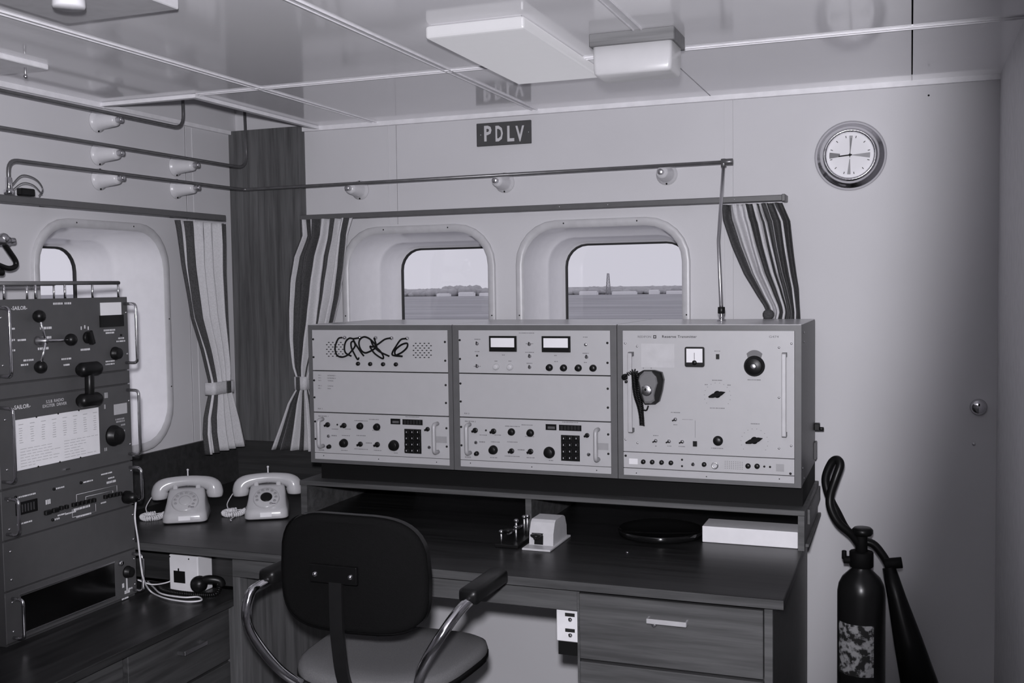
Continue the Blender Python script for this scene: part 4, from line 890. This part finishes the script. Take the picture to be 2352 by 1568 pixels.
# ------------------------------------------------------------------ equipment rack on the left
XRK = -2.148; Y0, Y1 = 2.004, 2.4866
RF = Frame((XRK, 0, 0), (0, 1, 0), (0, 0, 1))
def rz(px, py): q = Xp(px, py, XRK); return q.y, q.z
zt = rz(150, 683)[1]
edges = [zt, rz(150, 866)[1], rz(150, 900)[1], rz(150, 1093)[1], rz(150, 1204)[1], rz(150, 1314)[1], ZL+.006]
t = thing('equipment_rack', (-2.3, 2.245, ZL), 'tall grey equipment rack frame standing on the low counter', 'rack')
MB().box((-2.435, Y0+.012, ZL+.0005), (XRK-.006, Y1-.012, zt-.006)).build('housing', GREY_D, t)
for y in (Y0+.003, Y1-.011): MB().box((XRK-.03, y, ZL+.0005), (XRK-.006, y+.008, zt-.004)).build('upright', GREY, t)
ru, rvz = rz(100, 650)
for x in (XRK-.012, -2.40):
    MB().tube([(x, 1.99, rvz), (x, 2.468, rvz)], .0055, 8).build('guard_rail', mat('rail_grey', .12, .4), t)
    for k in range(5): y = 2.05+.1035*k; MB().cyl((x, y, zt-.008), (x, y, rvz), .0032, n=8).build('rail_post', CHROME, t)
def rack_unit(label, i, mm=GREY, j=None):
    z1, z0 = edges[i], edges[i+1]; t = thing('rack_unit', (XRK, (Y0+Y1)/2, z0), label, 'radio unit', 'units in the equipment rack')
    m = MB(); RF.bbox(m, Y0, z0+.002, Y1, z1-.002, -.005, 0, .0012, 1); p = m.build('panel', mm, t); return t, p, z0, z1
def rfeat(me, par, px, py, name, rot=0., w=0.): u, v = rz(px, py); return place(name, me, par, RF.M(u, v, w, rot))
def rrectf(par, px0, py0, px1, py1, mm, name, d=.001):
    u0, v1 = rz(px0, py0); u1, v0 = rz(px1, py1); m = MB(); RF.box(m, u0, v0, u1, v1, -.0005, d); return m.build(name, mm, par)
def u_handle(par, u, z0, z1, d=.042):
    m = MB(); m.tube(fillet([RF.p(u, z1, -.001), RF.p(u, z1, d), RF.p(u, z0, d), RF.p(u, z0, -.001)], .014, 5), .0045, 10); return m.build('handle', CHROME, par)
def rdash(par, items, mm):
    m = MB()
    for (px, py, wpx, hpx) in items:
        u, v = rz(px, py); s = 1/640.; n = max(1, int(wpx/3.5))
        for k in range(n): a = u+(k-n/2)*wpx*s/n; RF.box(m, a, v-hpx*s/2, a+wpx*s/n*random.uniform(.5, .85), v+hpx*s/2, -.0003, .0007)
    m.build('small_print', mm, par, kind='stuff')
def rack_screws(p, z0, z1, k=2):
    for y in (Y0+.022, Y1-.008):
        for v in (z0+(z1-z0)*.22, z0+(z1-z0)*.78): place('screw', screw_me(.0036, STEEL), p, RF.M(y, v, 0))
# unit 1
t1, p, z0, z1 = rack_unit('top rack unit with a three-armed ball handle and white meter', 0)
uh = (z0+.022, z1-.022)
u_handle(t1, Y0+.008, *uh); u_handle(t1, Y1-.014, *uh); rack_screws(p, z0, z1)
S = lambda a, b: (a/6.532, 640+b/6.532)
hubu, hubv = rz(*S(560, 930)); m = MB(); m.lathe([(0, 0), (.012, 0), (.012, .012), (.006, .016), (.006, .032), (0, .033)], 16, RF.M(hubu, hubv, 0)); wh = m.build('hub', STEEL, t1)
for a, b in ((498, 562), (520, 1322), (978, 912)):
    u, v = rz(*S(a, b)); A = RF.p(hubu, hubv, .028); B = RF.p(u, v, .020)
    m = MB(); m.cyl(A, B, .0035, n=8); m.build('arm', CHROME, wh); m = MB(); m.sphere(B, .0165, 16); m.build('ball', BLACK, wh)
rfeat(bar_knob_me(.017, .020), p, *S(1308, 880), 'knob', .3); rfeat(knob_me(.019, .018), p, *S(1722, 1118), 'knob', .9)
rrectf(p, *S(1500, 360), *S(1812, 552), METERW, 'meter_face', .003); rrectf(p, *S(1488, 552), *S(1838, 708), BLACK, 'meter_cover', .006)
rfeat(disc_me(.003, .003, BLACK), p, *S(1812, 845), 'lamp')
u, v = rz(*S(165, 442)); u1, _ = rz(*S(405, 436)); lettering('-SAILOR-', RF, u, u1, v, .010, PRINTW, p, .0006, .015)
rdash(p, [(*S(870, 372), 22, 3.5), (*S(1020, 368), 16, 3.5), (*S(690, 738), 26, 4), (*S(690, 882), 26, 4), (*S(650, 1045), 24, 4), (*S(180, 750), 14, 3), (*S(190, 918), 12, 3), (*S(330, 918), 18, 3), (*S(190, 1075), 12, 3), (*S(1285, 1060), 24, 3.5), (*S(1645, 770), 30, 3), (*S(1650, 810), 22, 3), (*S(1820, 890), 16, 2.5), (*S(1815, 935), 24, 2.5), (*S(1655, 1235), 24, 2.5), (*S(1655, 1278), 24, 2.5), (*S(430, 1220), 22, 3), (*S(370, 1290), 16, 3), (*S(1000, 1200), 24, 3), (*S(1000, 1290), 14, 3)]+[(*S(1220+a, 740+b), 3, 6) for a, b in ((0, 0), (52, -18), (105, 0))], PRINTW)
# narrow blank strip, then unit 2
ts, ps, a0, a1 = rack_unit('narrow blank grey strip between the two upper rack units', 1)
t2, p, z0, z1 = rack_unit('rack unit with a large white frequency chart and black knob', 2)
u_handle(t2, Y0+.008, z0+.022, z1-.018); u_handle(t2, Y1-.014, z0+.022, z1-.018); rack_screws(p, z0, z1)
S = lambda a, b: (a/6.532, 860+b/6.532)
u0, v1 = rz(*S(195, 690)); u1, v0 = rz(*S(1495, 1180)); ch = MB(); RF.box(ch, u0, v0, u1, v1, -.0005, .0016); ch = ch.build('frequency_chart', PAPER, t2)
m = MB()
for c in range(8):
    cu = u0+(u1-u0)*(.05+.125*c); RF.box(m, cu, v1-.014, cu+.016, v1-.0125, .0016, .0018)
    for r in range(7): RF.box(m, cu+random.uniform(0, .003), v1-.024-.0062*r, cu+.010+random.uniform(0, .004), v1-.0225-.0062*r, .0016, .0018)
for side in (0, 1):
    for r in range(7):
        a = u0+(u1-u0)*(.06+.5*side)
        for w in range(random.randint(3, 7)): b = a+random.uniform(.008, .022); RF.box(m, a, v1-.078-.0075*r, b, v1-.0768-.0075*r, .0016, .0018); a = b+.004
m.build('chart_print', mat('chart_ink', .36, .8), ch, kind='stuff')
for k in range(1, 4):
    for v in (v1, v0): place('screw', screw_me(.0026, BLACK), ch, RF.M(u0+(u1-u0)*k/4, v, .0016))
rfeat(knob_me(.0305, .024), p, *S(1695, 915), 'tuning_knob', .8)
rrectf(p, *S(1705, 450), *S(1905, 575), mat('pale_tag', .42, .6), 'tag', .001)
u, v = rz(*S(190, 512)); u1, _ = rz(*S(455, 480)); lettering('-SAILOR-', RF, u, u1, v+.002, .011, PRINTW, p, .0006, .015)
u, v = rz(*S(690, 408)); u1, _ = rz(*S(955, 385)); lettering('S.S.B. RADIO', RF, u, u1, v, .008, PRINTW, p, .0006)
u, v = rz(*S(640, 478)); u1, _ = rz(*S(1000, 440)); lettering('EXCITER  DRIVER', RF, u, u1, v, .008, PRINTW, p, .0006)
rdash(p, [(*S(1595, 310), 10, 10), (*S(1580, 480), 6, 8), (*S(1800, 665), 24, 3), (*S(1810, 700), 24, 3), (*S(1850, 750), 12, 3), (*S(1855, 840), 10, 3), (*S(1590, 1120), 8, 6)], mat('dim_print', .32, .8))
m = MB(); u, v = rz(*S(1010, 1412)); RF.box(m, u-.012, v-.002, u+.004, v+.002, 0, .006); m.build('latch', CHROME, p)
# black double-headed grip across units 1 and 2
q1 = Xp(205, 847, XRK+.030); q2 = Xp(206, 918, XRK+.030)
t = thing('double_grip', q2, 'black double-headed grip bridging the two upper rack units', 'grip')
for q, nm in ((q1, 'grip_head'), (q2, 'grip_head')):
    m = MB(); m.lathe([(0, -.040), (.014, -.038), (.0195, -.028), (.0195, .028), (.014, .038), (0, .040)], 18, Matrix.Translation(q) @ Matrix.Rotation(math.pi/2, 4, 'X')); m.build(nm, BLACK, t)
m = MB(); m.cyl((q1.x, q1.y, q1.z), (q2.x, q2.y, q2.z), .0125); m.build('shaft', BLACK, t)
m = MB(); m.cyl((XRK+.0006, q1.y, q1.z), (q1.x, q1.y, q1.z), .010); m.cyl((XRK+.0006, q2.y, q2.z), (q2.x, q2.y, q2.z), .010); m.build('mounting_pin', BLACK, t)
# unit 3
t3, p, z0, z1 = rack_unit('rack unit with thumbwheel counter and rows of black push buttons', 3)
u_handle(t3, Y0+.014, z0+.018, z1-.022); u_handle(t3, Y1-.014, z0+.018, z1-.018); rack_screws(p, z0, z1)
S = lambda a, b: (a/6.532, 1060+b/6.532)
u0, v0 = rz(*S(235, 790)); u1, v1 = rz(*S(548, 650))[0], rz(*S(235, 660))[1]
m = MB(); RF.box(m, u0, v0-.004, u1, v1+.006, -.0005, .004); tw = m.build('thumbwheel_block', BLACK, p)
for k in range(6): a = u0+.007+(u1-u0-.012)*k/6; m = MB(); RF.box(m, a, v0+.002, a+.0030, v1, .004, .0055); m.build('thumbwheel', STEEL, tw)
for a, b in ((697, 758), (812, 725)):
    u, v = rz(*S(a, b)); m = MB(); RF.bbox(m, u-.011, v-.006, u+.011, v+.006, 0, .010, .002, 1); m.build('push_button', BLACK, p)
for a, b in ((900, 692), (978, 675), (1085, 645), (1145, 632), (1210, 617), (1270, 602), (1335, 588), (1390, 575), (1562, 525), (1630, 508), (1685, 496), (1735, 486), (1785, 476)):
    u, v = rz(*S(a, b)); m = MB(); RF.bbox(m, u-.0052, v-.0055, u+.0052, v+.0055, 0, .010, .0015, 1); m.build('push_button', BLACK, p)
for a, b in ((805, 410), (1210, 315), (785, 872), (233, 533)): rfeat(disc_me(.004, .004, BLACK), p, *S(a, b), 'lamp')
rdash(p, [(*S(905, 388), 20, 2.5), (*S(1325, 292), 24, 2.5), (*S(400, 505), 40, 2.5), (*S(370, 915), 32, 2.5), (*S(725, 600), 12, 8), (*S(1600, 175), 28, 2.5), (*S(1670, 240), 16, 2.5), (*S(1670, 300), 24, 4), (*S(860, 855), 12, 3), (*S(930, 790), 20, 2.5), (*S(1060, 765), 26, 2.5), (*S(1555, 612), 14, 2.5), (*S(1230, 690), 40, 4), (*S(1260, 800), 36, 3)], PRINTW)
m = MB()
for (a, b, c, d) in ((1145, 495, 1750, 352), (1285, 525, 1690, 432), (1085, 835, 1435, 745)):
    A = RF.p(*rz(*S(a, b)), .0005); B = RF.p(*rz(*S(c, d)), .0005); m.tube([A, B], .0006, 4); m.tube([A, A+Vector((0, 0, -.022 if b < 600 else .022))], .0006, 4); m.tube([B, B+Vector((0, 0, -.018 if b < 600 else .022))], .0006, 4)
m.build('bracket_print', PRINTW, p, kind='stuff')
u, v = rz(*S(1890, 530)); m = MB(); m.lathe([(0, 0), (.019, 0), (.019, .012), (.015, .02), (.013, .036), (0, .038)], 18, RF.M(u, v, 0)); m.build('plug', BLACK, t3)
PL = RF.p(u, v, .03)
# unit 4 blank, unit 5
t4, p, z0, z1 = rack_unit('plain blank grey rack panel above the black-windowed unit', 4); rack_screws(p, z0, z1)
t5, p, z0, z1 = rack_unit('bottom rack unit with a wide black window', 5)
rack_screws(p, z0, z1); u_handle(t5, Y0+.022, z0+.014, z1-.020, .036); u_handle(t5, Y1-.014, z0+.014, z1-.014, .036)
m = MB(); RF.box(m, Y0+.050, z0+.018, Y1-.092, z1-.022, -.0005, .0015); m.build('window', mat('black_glass', .003, .15), p)
m = MB(); RF.box(m, Y0+.046, z0+.012, Y1-.09, z0+.016, -.0005, .003); RF.box(m, Y0+.046, z1-.020, Y1-.09, z1-.017, -.0005, .002); m.build('window_rim', STEEL, p)
S = lambda a, b: (a/6.532, 1260+b/6.532)
rfeat(knob_me(.018, .018), p, *S(1905, 345), 'knob', .3)
rfeat(disc_me(.008, .008, CHROME), p, *S(1800, 215), 'socket')
rdash(p, [(*S(1910, 520), 6, 30), (*S(1850, 550), 6, 8), (*S(1910, 640), 14, 6), (*S(1880, 740), 18, 3), (*S(1960, 590), 12, 3)], PRINTW)
# white cord from the plug
m = MB(); pts = [PL+Vector((.002, .004, -.012))]+[Vector(Xp(a, b, XRK+.05)) for a, b in ((310, 1190), (317, 1240), (324, 1300), (330, 1330))]
fl_pts = [Vector((q.x, q.y, ZL+.006)) for q in (Zp(346, 1362, ZL), Zp(380, 1378, ZL), Zp(430, 1386, ZL), Zp(462, 1383, ZL), Zp(455, 1375, ZL), Zp(420, 1376, ZL), Zp(372, 1368, ZL), Zp(352, 1352, ZL), Zp(338, 1338, ZL))]
m.tube(crom(pts+fl_pts, 6), .0026, 7); m.build('signal_cable', CORDW, label='white cord hanging from the rack plug and looping on the low counter', cat='cable')
m = MB(); m.tube(crom([Vector((-2.083, 2.58, ZL+.03)), Vector((-2.11, 2.57, ZL+.018)), Vector((-2.13, 2.53, ZL+.022)), Vector((-2.16, 2.505, ZL+.04))], 6), .0022, 7); m.build('signal_cable', CORDW, label='short white cord running from the white box to the rack', cat='cable')

# ------------------------------------------------------------------ swivel chair
CXc, CYb = -1.255, 2.165
t = thing('swivel_armchair', (CXc, 2.40, 0), 'swivel armchair with black backrest, grey seat and chrome tube arms', 'chair')
# backrest: curved rounded shell, bowed towards the sitter at its sides
m = MB(); lo = []
N = 40
def bshape(s, dy, grow):
    out = []
    for k in range(N):
        a = 2*math.pi*k/N; c, s_ = math.cos(a), math.sin(a); e = .5
        x = math.copysign(abs(c)**e, c)*(.198+grow)*s; z = math.copysign(abs(s_)**e, s_)*(.140+grow)*s
        if z > 0: x *= 1-.10*(z/.14)**2
        out.append((CXc+.002+x, CYb+dy+.55*x*x*1.4, .808+z))
    return out
for s, dy, g in ((.90, -.004, 0), (.97, 0, 0), (1, .006, 0), (1, .024, 0), (.96, .034, 0), (.8, .040, 0)): lo.append(bshape(s, dy, g))
m.loft(lo); m.build('backrest', BACKF, t)
m = MB(); m.loft([bshape(1.0, .004, .004), bshape(1.0, .022, .004)], False, False); m.build('edge_band', BLACK, t)
m = MB(); m.bbox((CXc-.088, CYb-.016, .788), (CXc+.040, CYb-.004, .832), .003, 2); br = m.build('back_bracket', mat('black_gloss', .006, .15), t)
FB = Frame((0, CYb-.016, 0), (1, 0, 0), (0, 0, 1))
for x in (CXc-.072, CXc+.024): m = MB(); m.lathe([(0, .007), (.004, .006), (.0065, .002), (.007, 0)], 14, FB.M(x, .808, 0)); m.build('bolt', CHROME, br)
sp = crom([(CXc-.018, CYb-.010, .825), (CXc-.018, CYb-.012, .74), (CXc-.016, CYb-.010, .64), (CXc-.012, CYb+.015, .53), (CXc-.008, CYb+.10, .462), (CXc, CYb+.24, .45)], 6)
m = MB(); lo = []
for i, q in enumerate(sp):
    T = (sp[min(i+1, len(sp)-1)]-sp[max(0, i-1)]).normalized(); nn = Vector((1, 0, 0)); b = T.cross(nn).normalized()
    lo.append([q+nn*a*.017+b*c*.005 for a, c in ((-1, -1), (1, -1), (1, 1), (-1, 1))])
m.loft(lo, smooth=False); m.build('spine_bar', mat('dark_steel', .05, .3, .8), t)
# seat
SX, SY, SZ = -1.262, 2.41, .54
def sshape(s, z):
    out = []
    for k in range(48):
        a = 2*math.pi*k/48; c, q = math.cos(a), math.sin(a); e = .62
        x = math.copysign(abs(c)**e, c)*.225*s; y = math.copysign(abs(q)**e, q)*.215*s
        x *= 1+.06*(y/.215); out.append((SX+x, SY+y, z+.010*(abs(x)/.22)**2))
    return out
m = MB(); m.loft([sshape(s, z) for s, z in ((.93, SZ-.045), (.99, SZ-.035), (1., SZ-.022), (.985, SZ-.008), (.93, SZ), (.6, SZ-.004), (.2, SZ-.008))]); m.build('seat', SEATF, t)
m = MB(); m.loft([sshape(s, z) for s, z in ((.90, SZ-.056), (1.006, SZ-.044), (1.006, SZ-.028), (.99, SZ-.028), (.90, SZ-.05))]); m.build('seat_pan', BLACK, t)
# arms
def arm(sx, xa, ya0, ya1, za, knee):
    at = thing_part = None
    P = [(SX+sx*.08, 2.36, SZ-.065), (SX+sx*.15, 2.28, SZ-.065)]+knee+[(xa, ya0-.01, za-.012), (xa, ya1-.02, za-.008)]
    m = MB(); m.tube(crom(P, 8), .0125, 12); tube = m.build('arm_tube', CHROME, t)
    m = MB(); lo = []
    for s, y in ((.7, ya0), (1, ya0+.012), (1, ya1-.016), (.75, ya1)): lo.append([(xa+a*s, y, za+b*s) for a, b in rrect(.026, .019, .012, 4)])
    m.loft(lo); m.build('arm_pad', BLACK, tube)
ZA = .765
aR0 = Zp(1072, 1372, ZA); aR1 = Zp(1150, 1318, ZA)
kR = [Zp(968, 1560, .53), Zp(1000, 1478, .60), Zp(1030, 1420, .68)]
arm(1, (aR0.x+aR1.x)/2, aR0.y, aR1.y, ZA, [(-1.075, 2.18, .545), (-1.035, 2.12, .62), (-.985, 2.125, .705)])
arm(-1, -1.512, 2.215, 2.42, ZA, [(-1.41, 2.22, .50), (-1.455, 2.17, .56), (-1.512, 2.14, .66), (-1.516, 2.15, .735)])
# pedestal
m = MB(); m.cyl((SX, SY, .10), (SX, SY, .30), .028); m.cyl((SX, SY, .28), (SX, SY, SZ-.055), .018); m.build('column', BLACK, t)
m = MB(); m.bbox((SX-.10, SY-.14, SZ-.075), (SX+.10, SY+.10, SZ-.054), .004, 1); m.build('seat_plate', BLACK, t)
for k in range(5):
    a = math.radians(18+72*k); d = Vector((math.cos(a), math.sin(a), 0)); e = Vector((SX, SY, .07))+d*.27
    m = MB(); m.tube([Vector((SX, SY, .115)), Vector((SX, SY, .10))+d*.14, e], [.022, .018, .014], 10); lg = m.build('leg', CHROME, t)
    n = Vector((-d.y, d.x, 0)); m = MB(); c = e+Vector((0, 0, -.042)); m.cyl(c-n*.014, c+n*.014, .026, n=16); m.cyl(e-Vector((0, 0, .03)), e, .006); m.build('caster', BLACK, lg)

# ------------------------------------------------------------------ fire extinguisher
EY = 3.22; eb = Yp(1978, 1400, EY); ex = eb.x; er = .068
t = thing('fire_extinguisher', (ex, EY, 0), 'dark carbon dioxide fire extinguisher with worn label standing by the wall', 'fire extinguisher')
ezt = Yp(1975, 1300, EY).z
m = MB(); m.lathe([(0, 0), (er-.004, 0), (er, .006), (er, ezt-.075), (er-.004, ezt-.052), (er-.014, ezt-.032), (er-.030, ezt-.016), (.028, ezt-.006), (.026, ezt+.012)], 32, Matrix.Translation((ex, EY, 0))); m.build('cylinder', EXTB, t)
m = MB(); n = 14; vs = []
za, zb = Yp(1970, 1420, EY).z, Yp(1965, 1535, EY).z
for i in range(n+1):
    a = math.radians(-152+95*i/n); vs += [(ex+(er+.0008)*math.cos(a), EY+(er+.0008)*math.sin(a), zb), (ex+(er+.0008)*math.cos(a), EY+(er+.0008)*math.sin(a), za)]
m.add(vs, [(2*i, 2*i+2, 2*i+3, 2*i+1) for i in range(n)], True); m.build('paper_label', LABELM, t)
E3 = lambda a, b, y=EY: Yp(1880+a/2.97, 1040+b/2.97, y)
m = MB(); c = Vector((ex, EY, ezt)); m.cyl(c, c+Vector((0, 0, .045)), .034); m.cyl(c+Vector((0, 0, .04)), c+Vector((0, 0, .10)), .017); m.cyl(c+Vector((-.05, -.006, .018)), c+Vector((-.012, 0, .018)), .011); m.cyl(c+Vector((-.048, -.006, .02)), c+Vector((-.048, -.006, .045)), .007); m.build('valve', BLACKM, t)
w = E3(300, 540); m = MB(); m.lathe([(0, 0), (.012, 0), (.026, .004), (.030, .010), (.030, .020), (.024, .026), (0, .026)], 20, Matrix.Translation((w.x, EY, w.z-.012))); m.cyl((w.x, EY, c.z+.09), (w.x, EY, w.z), .010); m.build('hand_wheel', BLACK, t)
hp = [E3(300, 660, EY+.01), E3(230, 560, EY-.01), E3(140, 480, EY-.02), E3(85, 380, EY-.02), E3(80, 290, EY-.015), E3(118, 170, EY-.01), E3(148, 80, EY), E3(125, 45, EY+.01), E3(85, 75, EY+.015), E3(48, 180, EY+.015), E3(75, 300, EY+.012), E3(130, 410, EY+.010), E3(190, 520, EY+.03), E3(270, 590, EY+.05), E3(370, 620, EY+.05), E3(440, 700, EY+.03), E3(490, 790, EY)]
m = MB(); m.tube(crom(hp, 6), .0125, 12); m.build('hose', BLACK, t)
h0 = E3(480, 780, EY-.01); h1 = E3(700, 1620, EY-.06); m = MB(); m.tube([h0, h0.lerp(h1, .25), h0.lerp(h1, .6), h1], [.019, .026, .040, .053], 20); m.build('horn', BLACK, t)
m = MB(); q = E3(500, 760, EY-.01); m.cyl(q+Vector((-.02, 0, .0)), q+Vector((.028, 0, .008)), .016); m.build('horn_joint', BLACKM, t)
